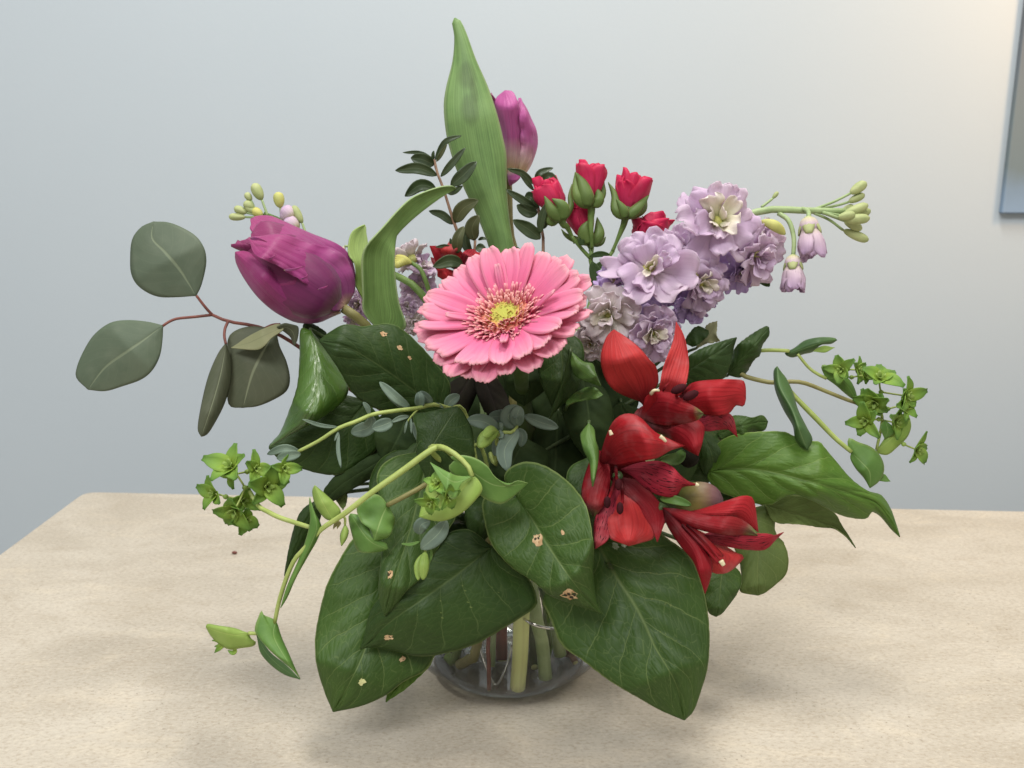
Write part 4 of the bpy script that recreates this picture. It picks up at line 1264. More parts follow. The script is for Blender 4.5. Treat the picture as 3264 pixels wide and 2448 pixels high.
# ---------------------------------------------------------------- stock
def floret(par, fr, c, nrm, rpx, d, seed, mats=(STK, STKC), dens=1.0, flat=1.0, name='floret'):
    O = PX(fr, c[0], c[1], d)
    R = rpx * FR[fr][2] * (D0 - d / 1000) / F
    n_ = nv(*nrm)
    u = unit(np.cross(n_, UP + .01))
    v = np.cross(n_, u)
    g = np.random.RandomState(seed)
    O = O - n_ * R * .45
    hub = egg(name, O - n_ * R * .35, O + n_ * R * .25, R * 260, SBUDY, par, (.4, .6), 8, 10)
    LOC[hub] = LOC[par]
    for ring, (cnt, ln, wd, t0, t1) in enumerate([(int(6 * dens), 1.0, .88, 74, 94), (int(6 * dens), .84, .74, 54, 76), (int(5 * dens), .62, .52, 34, 52), (4, .42, .26, 12, 24)]):
        for i in range(cnt):
            ph = 2 * math.pi * (i + .5 * ring + g.uniform(-.25, .25)) / cnt
            a = u * math.cos(ph) + v * math.sin(ph)
            lift = g.uniform(-18, 18)
            G = petal(O + n_ * R * .05 * ring, n_, a, R * .06, R * ln * g.uniform(.88, 1.12), R * wd * g.uniform(.7, 1.2), (t0 + lift) * flat, (t1 + lift + g.uniform(-22, 26)) * flat, (.75, .20),
                      cup=g.uniform(-.35, .55), ruf=.16 if ring < 3 else .08, rf=g.uniform(.9, 2.0), n=13, m=11, seed=seed * 31 + i + ring * 9, base=.16, notch=g.uniform(0, .12), tw=g.uniform(-.5, .5))
            o = sheet('petal', G, mats[0] if ring < 2 else (mats[1] if ring == 3 else (mats[0] if g.rand() < .6 else mats[1])), par, .00022, toward=O + n_ * .1)
            o.parent = hub
    return hub


def bud(par, fr, a, b, rpx, d, mat, stalk=None, name='bud', split=True, sr=.7):
    p0, p1 = PX(fr, a[0], a[1], d), PX(fr, b[0], b[1], d)
    r = rpx * FR[fr][2] * (D0 - d / 1000) / F * 1000
    o = egg(name, p0, p1, r, mat, par, (.5, .34), 12, 12, 1, .07, 4)
    if stalk:
        q = tube('stalk', fr, stalk + [a], [sr * 1.1, sr], STEMSG, par, d, 10, 7)
        q.parent = o
    return o


def halfbud(par, fr, a, b, rpx, d, seed):
    """half open lilac bud with a green calyx, hanging"""
    p0, p1 = PX(fr, a[0], a[1], d), PX(fr, b[0], b[1], d)
    ax = unit(p1 - p0)
    L = np.linalg.norm(p1 - p0)
    r = rpx * FR[fr][2] * (D0 - d / 1000) / F
    h = egg('half_open_bud', p0 - ax * .001, p0 + ax * L * .42, r * 640, SBUDL, par, (.5, .5), 10, 12)
    u = unit(np.cross(ax, FW))
    v = np.cross(ax, u)
    g = np.random.RandomState(seed)
    for k in range(8):
        ph = k * 2.4
        a_ = u * math.cos(ph) + v * math.sin(ph)
        o = sheet('petal', petal(p0 + ax * L * .1, ax, a_, r * .22, L * g.uniform(.8, 1.0), r * 1.15, 40, -16 + g.uniform(-6, 16), (.6, .34), cup=.45, ruf=.1, n=11, m=7, seed=k + seed, base=.3), SBUDL, par, .0003, toward=p0 + ax)
        o.parent = h
    for k in range(4):
        ph = k * 1.57 + .4
        a_ = u * math.cos(ph) + v * math.sin(ph)
        o = sheet('sepal', petal(p0 - ax * .001, ax, a_, r * .15, L * .5, r * .8, 52, 0, (.5, .5), cup=.4, n=8, m=5, seed=k, base=.5), SBUD, par, .0004, toward=p0 + ax)
        o.parent = h


st = thing('stock_stem', 'lilac stock leaning to the upper right with ruffled florets and a green budded tip', 'flower', VC + np.array([.03, .004, .014]))
tube3('stem', np.vstack([PX('C', [1840, 1600, 1350, 1100, 800, 500, 200], [505, 500, 500, 600, 830, 1050, 1330], [14, 14, 14, 14, 14, 14, 10]), VC + np.array([[.02, .0, .112], [.026, .0, .06], [.03, .004, .014]])]),
      [1.6, 2.2, 2.9, 3.0, 3.0, 3.2, 3.4, 3.4, 3.4, 3.4], STEMSG, st, 44, 10)
for i, (c, n_, r, d, mt, de, fl) in enumerate([
    ((1000, 790), (.0, -.1, 1), 190, 14, (STKV, STK), 1, 1), ((860, 690), (-.3, .3, .9), 150, 16, (STK, STK), 1, 1), ((1230, 880), (.2, -.5, .8), 130, 16, (STKV, STK), 1, 1),
    ((570, 1170), (-.1, -.3, .9), 175, 26, (STKV, STKV), 1, 1), ((800, 930), (.2, -.1, 1), 150, 22, (STKV, STK), 1, 1), ((1010, 950), (.35, -.35, .85), 165, 32, (STK, STKC), 1, .9),
    ((1350, 780), (.5, -.35, .75), 185, 28, (STK, STK), 1, .85), ((1380, 640), (.4, .25, .8), 110, 16, (STKW, STK), 1, .8), ((960, 1080), (.25, -.5, .8), 140, 24, (STKV, STK), 1, 1),
    ((420, 1120), (-.45, -.15, .85), 190, 40, (STKW, STKC), 1.3, .85), ((470, 900), (-.35, .25, .85), 120, 32, (STKV, STKW), 1, .9), ((715, 1230), (.1, -.25, .95), 165, 44, (STK, STKC), 1.2, .9),
    ((690, 820), (-.12, .15, 1), 250, 48, (STK, STKC), 1.15, 1), ((1105, 530), (.05, .25, 1), 255, 40, (STK, STKC), 1.15, 1), ((330, 1290), (-.3, -.3, .9), 110, 34, (STKW, STKC), 1.2, .8),
]):
    floret(st, 'C', c, n_, r, d, 100 + i, mt, de, fl)
for a, b, r, d, sk in [((1600, 540), (1600, 540), 1, 20, None)][:0] + [
        ((1820, 545), (1980, 500), 38, 14, [(1700, 515)]), ((1815, 530), (1965, 465), 34, 18, [(1700, 510)]), ((1820, 555), (1975, 545), 36, 22, [(1720, 515)]), ((1825, 560), (1930, 610), 32, 16, [(1720, 520)]),
        ((1860, 400), (1955, 335), 36, 12, [(1640, 495), (1760, 450)]), ((1850, 450), (1945, 405), 28, 10, [(1650, 498), (1780, 470)]), ((1820, 615), (1968, 675), 34, 14, [(1650, 515), (1740, 555)]),
        ((1405, 430), (1438, 390), 15, 10, [(1340, 480)]), ((1800, 520), (1880, 470), 26, 8, [(1700, 510)]), ((1790, 540), (1890, 520), 30, 24, [(1700, 512)])]:
    bud(st, 'C', a, b, r * .82, d, SBUD, sk)
halfbud(st, 'C', (1615, 545), (1640, 790), 88, 26, 5)
halfbud(st, 'C', (1525, 770), (1530, 980), 78, 24, 6)
tube('stalk', 'C', [(1440, 515), (1500, 560), (1530, 660), (1527, 770)], [1.3, 1.1], STEMSG, st, [14, 18, 22, 24], 14, 8)
tube('stalk', 'C', [(1580, 490), (1615, 505), (1618, 550)], [1.3, 1.2], STEMSG, st, [14, 22, 26], 10, 8)
sheet('leaf', blade('C', [(1240, 840), (1330, 890), (1388, 945)], 62, EL, [12, 12, 10], cup=.3), SALALD, st, .0004)
for q in ([(1340, 560), (1420, 590), (1480, 640)], [(920, 830), (940, 870), (910, 900)]):
    sheet('sepal', blade('C', q, 60, EL, [30, 34, 30], cup=-.5), SBUDY, st, .0004)

sl = thing('stock_stem', 'paler stock half hidden behind the left tulip and its bent leaf', 'flower', VC + np.array([-.03, .02, .014]))
tube3('stem', np.vstack([PX('A', [1420, 1600, 1800], [400, 480, 640], [-30, -30, -30]), PX('R', [500, 720, 860, 1010], [1000, 1100, 1170, 1330], [-22, -12, -8, -8]), PX('D', [500, 800], [1000, 1500], [-8, -8]), VC + np.array([[-.015, .01, .112], [-.024, .016, .05], [-.03, .02, .014]])]),
      [1.2, 1.6, 2, 2.6, 3.2, 3.4, 3.4, 3.4, 3.4, 3.4, 3.4, 3.4], STEMG, sl, 44, 10)
tube('stalk', 'R', [(860, 950), (960, 1020), (1020, 1150), (1060, 1280)], [1.1, 1.4], STEMG, sl, [-6, -4, -4, -6], 14, 8)
for i, (c, n_, r, d, mt) in enumerate([((840, 830), (-.3, .6, -.3), 200, -18, (STKW, STKW)), ((1010, 960), (.5, .45, .3), 190, -20, (STK, STKW)), ((960, 1220), (.3, -.1, .7), 190, -22, (STK, STKW)),
                                       ((830, 1420), (.1, -.3, .9), 130, -16, (STK, STKW)), ((280, 1400), (-.5, -.2, .8), 150, -14, (STK, STKC)), ((240, 1560), (-.4, -.5, .7), 120, -14, (STK, STKC)), ((900, 1600), (.1, -.3, .9), 140, -18, (STKW, STKW))]):
    floret(sl, 'R', c, n_, r, d, 140 + i, mt)
for k in range(5):
    sheet('sepal', blade('R', [(870 - 20 * k, 960), (800 - 20 * k, 920 + 14 * k), (700 - 6 * k, 880 + 22 * k)], 70, EL, [-4, -2, -6], cup=-.4), SBUDY, sl, .0004)
for a, b, r, sk in [((1405, 305), (1345, 190), 38, [(1445, 415)]), ((1535, 360), (1515, 250), 38, [(1545, 450)]), ((1330, 310), (1290, 255), 24, [(1370, 400)]), ((1300, 395), (1210, 360), 28, [(1380, 410)]),
                    ((1290, 425), (1172, 422), 26, [(1390, 425)]), ((1350, 370), (1280, 320), 32, [(1400, 410)]), ((1370, 400), (1290, 350), 26, [(1410, 430)]), ((1410, 420), (1340, 370), 32, [(1450, 460)]), ((1690, 470), (1625, 345), 28, [(1710, 530)])]:
    bud(sl, 'A', a, b, r, -28, SBUDY if b[0] in (1515, 1340) else SBUD, sk)
for a, b, r in [((1630, 440), (1550, 360), 52), ((1660, 520), (1570, 440), 60), ((1600, 430), (1540, 395), 40)]:
    bud(sl, 'A', a, b, r, -28, SBUDL, None)
# little lone bud stalk to the left of the bent tulip leaf
bud(sl, 'R', (160, 780), (130, 850), 24, -10, SBUDL, [(300, 800), (200, 780)])

# ---------------------------------------------------------------- alstroemeria
def tepal(fr, L, M, R, d, e, mat, par, **k):
    n, m = k.pop('n', 28), k.pop('m', 25)
    k['bow'] = k.get('bow', 0) * .5
    k['wave'] = k.get('wave', 0) + 1.0
    return sheet('tepal', loft(fr, L, M, R, d, e, n, m, grv=.15, gk=23, **k), mat, par, .0003)


al = thing('alstroemeria_stem', 'red alstroemeria with three open blooms and a closed bud on the right front', 'flower', VC + np.array([.028, -.014, .014]))
tube3('stem', np.vstack([PX('G', [540, 480, 350, 200], [700, 900, 1050, 1150], [62, 60, 52, 40]), VC + np.array([[.015, -.01, .108], [.022, -.012, .06], [.028, -.014, .014]])]), [2.2, 2.6, 3.2, 3.4, 3.4, 3.4, 3.4], STEMSG, al, 30, 10)


def bloom(fr, a, b, d0, d1, stalk=None):
    o = tube('bloom', fr, [a, b], [1.6, 2.4], STEMD, al, [d0, d1], 8, 10)
    return o


A = bloom('G', (500, 620), (520, 560), 62, 66)
pa = lambda *q, **k: setattr(tepal(*q, al, **k), 'parent', A)
pa('G', [(440, 515), (395, 500), (290, 450), (232, 370), (210, 262), (234, 160), (262, 115)], [(478, 560), (420, 420), (340, 270), (290, 94)], [(520, 460), (552, 400), (540, 312), (500, 268), (430, 190), (350, 130)],
   [66, 84, 88, 76], (-6, -2), ALSL, bow=4, wave=1, seed=31)
pa('G', [(550, 460), (556, 430), (572, 335), (602, 250), (636, 160), (650, 90)], [(575, 540), (625, 400), (672, 240), (690, 150), (655, 48)], [(680, 480), (712, 420), (732, 310), (718, 200), (695, 115), (668, 70)],
   [66, 72, 72, 66, 58], (2, 0), ALSL, bow=-2, wave=.8, seed=32)
pa('G', [(700, 450), (760, 402), (900, 386), (1038, 388), (1062, 428)], [(640, 540), (800, 490), (920, 480), (1030, 470), (1064, 500)], [(740, 570), (860, 600), (960, 590), (1005, 540), (1050, 545)],
   [66, 78, 78, 72, 66], (-6, -3), ALS, bow=3, wave=2.2, wf=3, seed=33)
pa('G', [(720, 590), (820, 600), (900, 570), (985, 600)], [(650, 600), (800, 640), (920, 640), (1016, 726)], [(700, 640), (825, 690), (900, 684), (975, 682)], [64, 70, 70, 62], (0, -2), ALSS, bow=1, seed=34)
pa('G', [(500, 560), (640, 585), (760, 610), (820, 660), (812, 745)], [(450, 610), (600, 660), (720, 715), (784, 834)], [(490, 680), (560, 710), (690, 786), (745, 815)], [66, 88, 94, 90], (-4, -8), ALSD, bow=2, wave=1, seed=36)
pa('G', [(505, 480), (560, 452), (640, 470), (710, 515), (780, 556)], [(450, 590), (560, 545), (690, 570), (815, 588)], [(500, 640), (600, 660), (700, 648), (780, 625)], [68, 94, 102, 98], (-6, -4), ALSG, bow=3, wave=1, seed=35)
pa('G', [(470, 500), (500, 470)], [(440, 640), (500, 540), (530, 440)], [(520, 620), (540, 500)], [66, 80, 84], (-1, -1), ALS, seed=37, n=16, m=9)
pa('G', [(395, 620), (430, 560)], [(420, 680), (450, 600), (500, 520)], [(500, 690), (510, 600)], [62, 64, 66], (-1, -1), ALSD, seed=38, n=14, m=9)
for q, d in (([(600, 560), (640, 500), (668, 462)], [70, 84, 90]), ([(640, 580), (700, 530), (738, 500)], [70, 86, 92])):
    o = tube('filament', 'G', q, [.6, .6], ALS, al, d, 10, 6)
    o.parent = A
    p = PX('G', q[-1][0], q[-1][1], d[-1] + 1)
    o = egg('anther', p - RT * .0032 + UP * .000, p + RT * .0036 + UP * .003, 1.9, ANTH, al, (.4, .4), 8, 8)
    o.parent = A
for q, mt in (([(508, 470), (525, 450), (555, 452)], STIG),):
    o = tube('curled_tip', 'G', q, [.9, .7, .5], mt, al, [92, 96, 94], 8, 6)
    o.parent = A
for q in ([(575, 460), (590, 430), (618, 400)], [(688, 470), (720, 440), (745, 415)]):
    o = sheet('streak', blade('G', q, 14, LA, [78, 80, 78], n=6, m=3), ALSD, al, .0003)
    o.parent = A

B = bloom('G', (330, 1010), (310, 950), 76, 82)
pb_ = lambda *q, **k: setattr(tepal(*q, al, **k), 'parent', B)
pb_('G', [(205, 880), (212, 820), (245, 715), (290, 625), (360, 586), (440, 606), (525, 690), (600, 730)], [(250, 880), (300, 760), (400, 720), (530, 740), (620, 765), (704, 776)], [(330, 890), (430, 872), (540, 850), (620, 805)],
    [84, 104, 110, 106, 98, 90], (-10, -2), ALS, bow=2, wave=1.5, seed=41, n=30)
pb_('G', [(215, 900), (260, 845)], [(300, 1010), (330, 900), (440, 838)], [(440, 990), (500, 900)], [74, 80, 80], (-1, -1), ALSD, n=16, seed=47)
pb_('G', [(420, 880), (540, 864), (622, 890), (682, 950), (725, 984)], [(330, 915), (450, 925), (560, 965), (660, 990), (788, 1008)], [(390, 950), (430, 985), (482, 1032), (560, 1070), (650, 1076), (695, 1018)],
    [84, 94, 98, 98, 92], (-3, -3), ALSS, bow=2, seed=42)
pb_('G', [(440, 985), (530, 1075), (604, 1178), (588, 1230)], [(330, 960), (420, 1060), (510, 1170), (545, 1342)], [(330, 1040), (390, 1100), (470, 1200), (520, 1280)], [82, 92, 98, 98], (-3, 0), ALSD, bow=2, seed=43)
pb_('G', [(250, 1040), (200, 1130), (172, 1230), (172, 1310)], [(320, 970), (250, 1110), (215, 1240), (178, 1382)], [(350, 1060), (310, 1160), (275, 1260), (250, 1335)], [82, 96, 100, 98], (-3, 0), ALSS, bow=1, wave=1.5, seed=44)
pb_('G', [(270, 1060), (235, 1190), (255, 1310)], [(340, 990), (370, 1120), (390, 1240), (375, 1364)], [(430, 1060), (530, 1190), (530, 1310), (450, 1345)], [80, 98, 106, 104], (-4, -6), ALSL, bow=3, wave=1.2, seed=45)
pb_('G', [(205, 800), (150, 860), (100, 1020), (110, 1130)], [(250, 880), (190, 980), (165, 1090), (168, 1195)], [(265, 900), (268, 1010), (240, 1100), (205, 1160)], [82, 94, 96, 92], (-8, -1), ALSG, bow=2, seed=46)
for q, d, s in (([(300, 900), (305, 960), (316, 1000)], [84, 96, 98], 1), ([(300, 960), (270, 1060), (250, 1105)], [84, 98, 102], 1), ([(330, 980), (340, 1090), (325, 1140)], [84, 104, 110], 1)):
    o = tube('filament', 'G', q, [.9, .6], ALSD, al, d, 10, 6)
    o.parent = B
    p = PX('G', q[-1][0], q[-1][1], d[-1])
    o = egg('anther', p + UP * .0024, p - UP * .0028, 1.5, ANTH, al, (.4, .4), 8, 8)
    o.parent = B
for q in ([(275, 712), (265, 685)], [(560, 720), (580, 735), (596, 752)], [(770, 1003), (788, 1008)]):
    o = tube('curled_tip', 'G', q, [1.0, .6], STIG, al, [108, 108], 6, 6)
    o.parent = B

Cc = bloom('G', (520, 1110), (580, 1150), 84, 90)
pc = lambda *q, **k: setattr(tepal(*q, al, **k), 'parent', Cc)
pc('G', [(740, 1160), (860, 1130), (960, 1096), (1060, 1068), (1112, 1098)], [(600, 1160), (800, 1170), (960, 1160), (1060, 1160), (1138, 1284)], [(740, 1185), (860, 1184), (1000, 1198), (1080, 1240)], [88, 94, 98, 98, 92], (-4, 0), ALS, bow=2, seed=51)
pc('G', [(660, 1290), (780, 1300), (900, 1280), (1100, 1290), (1200, 1292), (1252, 1312)], [(590, 1160), (760, 1280), (950, 1320), (1120, 1340), (1287, 1284)], [(660, 1260), (800, 1330), (960, 1370), (1080, 1388), (1180, 1386), (1238, 1330)][::1], [90, 98, 102, 102, 96], (-1, -3), ALSS, bow=1, seed=52)
pc('G', [(610, 1220), (680, 1320), (780, 1445), (870, 1520)], [(585, 1160), (720, 1290), (850, 1420), (930, 1527)], [(720, 1240), (860, 1310), (1000, 1400), (1055, 1430), (980, 1508)], [88, 96, 100, 98], (-4, -6), ALSL, bow=3, seed=53)
pc('G', [(690, 1150), (850, 1186), (1000, 1194), (1090, 1244)], [(580, 1140), (760, 1220), (930, 1256), (1060, 1270), (1134, 1304)], [(650, 1210), (790, 1270), (950, 1300), (1070, 1300)], [92, 106, 110, 108, 100], (-4, -2), ALSG, bow=3, seed=54)
pc('G', [(600, 1240), (680, 1366), (752, 1450), (792, 1545)], [(575, 1140), (690, 1280), (780, 1410), (825, 1645)], [(700, 1240), (810, 1370), (868, 1470), (852, 1570)], [92, 108, 112, 106], (-5, -3), ALSD, bow=3, seed=55)
pc('G', [(640, 1210), (760, 1330), (860, 1430)], [(590, 1150), (760, 1270), (900, 1420)], [(720, 1230), (850, 1330), (940, 1430)], [92, 107, 107], (-3, -3), ALS, bow=2, seed=56, n=18, m=9)
for q in ([(690, 1240), (800, 1350), (905, 1470)], [(720, 1240), (820, 1330), (925, 1462)]):
    o = tube('filament', 'G', q, [.6, .5], ALSD, al, [100, 112, 112], 12, 6)
    o.parent = Cc
o = tube('curled_tip', 'G', [(918, 1452), (934, 1478)], [1.2, .9], STIG, al, [113, 113], 6, 6)
o.parent = Cc
egg('bud', PX('G', 640, 1095, 76), PX('G', 932, 1105, 78), 8.6, ALSBUD, al, (.55, .5), 16, 18, 2, .05, 6)
for q, w_, d in (([(560, 1085), (650, 1095), (744, 1125)], 52, [90, 98, 96]), ([(520, 700), (580, 730), (640, 770)], 60, [70, 74, 74]), ([(700, 800), (660, 850), (560, 860)], 70, [80, 84, 84])):
    sheet('leaf', blade('G', q, w_, EL, d, cup=.4), ALSLF, al, .0004)
egg('bud', PX('G', 770, 800, 66), PX('G', 690, 880, 70), 5, PLUM, al, (.5, .4), 10, 10)

# red bloom half hidden behind the gerbera
ah = thing('alstroemeria_stem', 'red bloom mostly hidden behind the upper left petals of the gerbera', 'flower', VC + np.array([-.006, .02, .014]))
tube3('stem', np.vstack([PX('D', [560, 640, 760], [380, 700, 1200], [-6, -6, -4]), VC + np.array([[-.01, .012, .112], [-.008, .016, .05], [-.006, .02, .014]])]), [2, 2.4, 2.8, 3, 3, 3], STEMSG, ah, 24, 9)
for i, (L, M, R, mt) in enumerate([([(340, 330), (420, 480)], [(620, 480), (450, 330), (330, 232)], [(560, 330), (420, 240)], ALSD), ([(430, 300), (490, 215)], [(620, 480), (540, 330), (505, 190)], [(640, 330), (560, 230)], ALSL),
                                   ([(420, 420), (400, 470)], [(640, 480), (500, 480), (400, 500)], [(600, 560), (480, 545)], ALS), ([(600, 330), (650, 270)], [(640, 470), (700, 350), (720, 260)], [(740, 430), (770, 320)], ALSS), ([(650, 420), (720, 300)], [(660, 480), (760, 400), (790, 290)], [(720, 480), (800, 400)], ALS)]):
    tepal('D', L, M, R, [-4, 6 + i * 2, 4], (-2, -2), mt, ah, n=20, m=11, wave=1, seed=70 + i)

# ---------------------------------------------------------------- eucalyptus on the left
eu = thing('eucalyptus_branch', 'silver-dollar eucalyptus branch with round grey-green leaves reaching out to the left', 'branch', VC + np.array([-.03, .008, .014]))
tube3('stem', np.vstack([PX('A', [1050, 1165, 1280, 1400, 1540, 1680, 1800], [1112, 1160, 1178, 1205, 1262, 1350, 1440], [14, 14, 12, 10, 6, 2, 0]), PX('I', [500, 1100], [500, 900], [4, 6]), VC + np.array([[-.016, .006, .112], [-.024, .008, .05], [-.03, .008, .014]])]),
      [.8, .95, 1.1, 1.2, 1.3, 1.6, 1.8, 2.0, 2.0, 2.0], STEMR, eu, 44, 8)
for q, d in (([(1052, 1112), (1005, 1060), (942, 978)], [14, 16, 18]), ([(1052, 1114), (930, 1128), (810, 1140), (750, 1162), (706, 1192)], [14, 18, 22, 24, 24]), ([(1165, 1162), (1145, 1210), (1140, 1265), (1150, 1320)], [14, 18, 20, 22]), ([(1420, 1212), (1480, 1185), (1530, 1180)], [10, 14, 18])):
    tube('stalk', 'A', q, [.8, .75, .7], STEMR, eu, d, 14, 7)


def euleaf(label, fr, L, M, R, d, e, mat=EUC, matb=EUCB, **k):
    G = loft(fr, L, M, R, d, e, k.pop('n', 34), k.pop('m', 17), quilt=.25, **k)
    return sheet('leaf', G, mat, eu, .0005, matb)


euleaf('', 'A', [(800, 990), (660, 985), (540, 922), (482, 832), (474, 705), (490, 580), (555, 495)], [(940, 978), (830, 800), (720, 670), (632, 575), (640, 458)], [(972, 920), (1002, 820), (1016, 725), (1000, 640), (945, 560), (850, 500), (745, 462)],
       [18, 22, 22, 20, 18], (-3, -3), seed=1)
euleaf('', 'A', [(600, 1163), (450, 1150), (330, 1170), (222, 1250), (150, 1360), (100, 1480), (98, 1560)], [(706, 1190), (580, 1285), (450, 1375), (300, 1485), (180, 1640)], [(704, 1285), (688, 1400), (640, 1500), (560, 1570), (420, 1620), (300, 1652)],
       [24, 28, 28, 26, 22], (-3, -3), seed=2)
euleaf('', 'X', [(694, 1130), (664, 1200), (642, 1290), (631, 1365)], [(720, 1094), (706, 1180), (682, 1270), (642, 1391)], [(736, 1150), (735, 1220), (714, 1290), (682, 1352), (660, 1384)], [22, 26, 28, 26], (-3, -6), EUCD, seed=3)
euleaf('', 'X', [(800, 1040), (745, 1056), (724, 1090), (726, 1180), (724, 1262), (735, 1296)], [(880, 1050), (845, 1110), (805, 1190), (775, 1299)], [(890, 1100), (915, 1155), (926, 1210), (914, 1248), (870, 1276), (820, 1295)], [16, 18, 18, 16], (-2, -2), EUCD, EUCD, seed=4, bow=1)
# folded leaf: pale underside flap and its dark hanging end
euleaf('', 'A', [(1520, 1176), (1420, 1208), (1300, 1270), (1215, 1330)], [(1560, 1200), (1450, 1248), (1320, 1310), (1188, 1346)], [(1548, 1226), (1475, 1275), (1390, 1356), (1270, 1356)], [24, 28, 26, 22], (-1, 3), EUCB, EUCB, seed=5, n=22, m=9)
euleaf('', 'A', [(1560, 1172), (1620, 1182), (1662, 1200), (1660, 1270)], [(1510, 1200), (1590, 1205), (1630, 1250), (1638, 1336)], [(1560, 1232), (1605, 1270), (1622, 1310)], [26, 26, 22, 18], (1, -2), EUCD, EUCD, seed=6, n=22, m=9)

# ---------------------------------------------------------------- thin eucalyptus sprigs
GE = 'fine eucalyptus sprigs'
e1 = thing('eucalyptus_sprig', 'thin pale stemmed sprig with tiny blue-green leaves crossing the left leaves', 'sprig', VC + np.array([-.012, -.02, .1]), GE)
tube3('stem', np.vstack([PX('I', [262, 460, 630, 800, 930, 1130, 1330, 1470, 1600, 1760], [1222, 1120, 1010, 945, 888, 856, 832, 800, 830, 900], [74, 74, 74, 72, 70, 66, 60, 54, 46, 36]), [VC + np.array([-.012, -.02, .1])]]),
      [.75, .9, .95, 1.0, 1.0, .95, .9, .9, 1.0], STEMP, e1, 40, 8)
tube('stalk', 'I', [(1330, 845), (1270, 910), (1235, 960)], [.6, .4], STEMP, e1, [60, 64, 66], 10, 6)
for q, w_, d in [([(290, 1215), (160, 1185), (5, 1238)], 70, [74, 76, 74]), ([(300, 1235), (210, 1250), (90, 1275)], 90, [75, 78, 76]), ([(630, 1000), (480, 985), (315, 930)], 34, [74, 78, 80]), ([(635, 1045), (630, 1200), (655, 1358)], 34, [74, 78, 80]), ([(632, 1040), (615, 1080), (598, 1122)], 18, [74, 76, 76]),
                 ([(905, 890), (890, 830), (850, 780)], 46, [70, 72, 72]), ([(930, 900), (900, 1000), (745, 1050)], 130, [68, 66, 64]), ([(1110, 945), (1030, 980), (930, 1010)], 116, [66, 70, 70]), ([(1255, 905), (1180, 920), (1100, 955)], 44, [64, 67, 67]), ([(1270, 920), (1275, 990), (1276, 1055)], 22, [66, 68, 68]),
                 ([(1240, 940), (1225, 1000), (1216, 1055)], 20, [66, 67, 66]), ([(1265, 830), (1140, 740), (995, 602)], 84, [60, 64, 62]), ([(1180, 830), (1080, 720), (1000, 610)], 40, [58, 60, 58]), ([(1350, 830), (1350, 740), (1340, 690)], 92, [58, 62, 60]), ([(1460, 790), (1410, 740), (1350, 684)], 70, [54, 58, 58]),
                 ([(1590, 830), (1620, 770), (1700, 718)], 100, [44, 46, 46]), ([(1290, 960), (1340, 1080), (1410, 1190)], 70, [58, 60, 60]), ([(1560, 830), (1510, 800), (1470, 795)], 26, [50, 54, 54])]:
    sheet('leaf', blade('I', q, w_, EL, d, n=12, m=7, cup=.3), EUCS, e1, .0003)
e2 = thing('eucalyptus_sprig', 'short blue-green sprig in the shade under the gerbera stem', 'sprig', VC + np.array([.006, -.02, .1]), GE)
tube3('stem', np.vstack([PX('F', [1240, 1220, 1180, 1110, 1080, 1060, 1050, 1010], [440, 470, 495, 492, 520, 560, 780, 690], [62, 64, 66, 66, 60, 50, 44, 40]), [VC + np.array([.006, -.02, .1])]]), [.8, .9, .9, 1, 1, 1, .9], STEMP, e2, 30, 7)
for q, w_, d in [([(1080, 480), (950, 400), (795, 385)], 130, [64, 68, 66]), ([(1170, 320), (1080, 350), (985, 360)], 110, [58, 60, 58]), ([(1225, 450), (1160, 350), (1265, 268)], 150, [62, 66, 64]), ([(1240, 440), (1240, 340), (1270, 265)], 130, [62, 66, 64]), ([(1305, 345), (1440, 400), (1602, 452)], 110, [56, 60, 60]),
                 ([(1230, 460), (1290, 520), (1270, 620)], 80, [58, 58, 58]), ([(1250, 470), (1130, 640), (1155, 832)], 150, [64, 70, 72]), ([(1060, 540), (1050, 640), (1040, 700)], 70, [48, 50, 50]), ([(1100, 480), (1100, 430), (1085, 400)], 34, [66, 67, 66]), ([(1085, 470), (1110, 520), (1075, 545)], 30, [67, 69, 68])]:
    sheet('leaf', blade('F', q, w_, EL, d, n=12, m=7, cup=.25), EUCS, e2, .0003)
for q, w_, d in (([(1075, 480), (980, 530), (898, 625)], 130, [68, 74, 74]), ([(1065, 475), (1010, 480), (945, 530)], 96, [69, 77, 77])):
    sheet('bud_bract', blade('F', q, w_, EL, d, n=12, m=7, cup=-.5), BUPL, e2, .0003)
e3 = thing('eucalyptus_sprig', 'pair of blue-grey leaves with a pale hanging bud below the lime bracts', 'sprig', VC + np.array([-.006, -.03, .1]), GE)
tube3('stem', np.vstack([PX('J', [1395, 1420, 1500, 1560, 1540], [720, 600, 500, 420, 250], [100, 100, 100, 98, 80]), PX('F', [900], [600], [40]), [VC + np.array([-.006, -.03, .1])]]), [.6, .7, .8, .9, 1, 1, 1], STEMP, e3, 26, 7)
for q, w_, d, mt in [([(1585, 440), (1510, 560), (1360, 690)], 150, [100, 104, 102], EUCS), ([(1440, 440), (1360, 480), (1340, 560)], 120, [98, 100, 98], EUCS), ([(1350, 625), (1270, 650), (1188, 645)], 26, [100, 102, 102], BUP), ([(1450, 670), (1450, 760), (1425, 830)], 22, [98, 98, 98], BUP),
                     ([(1395, 725), (1335, 830), (1335, 965)], 64, [100, 103, 103], BUPL), ([(1398, 715), (1385, 830), (1378, 962)], 92, [101, 106, 104], BUPL)]:
    sheet('leaf', blade('J', q, w_, EL, d, n=14, m=7, cup=-.4 if mt is BUPL else .2), mt, e3, .0003)

# ---------------------------------------------------------------- bupleurum
GB = 'bupleurum stems'


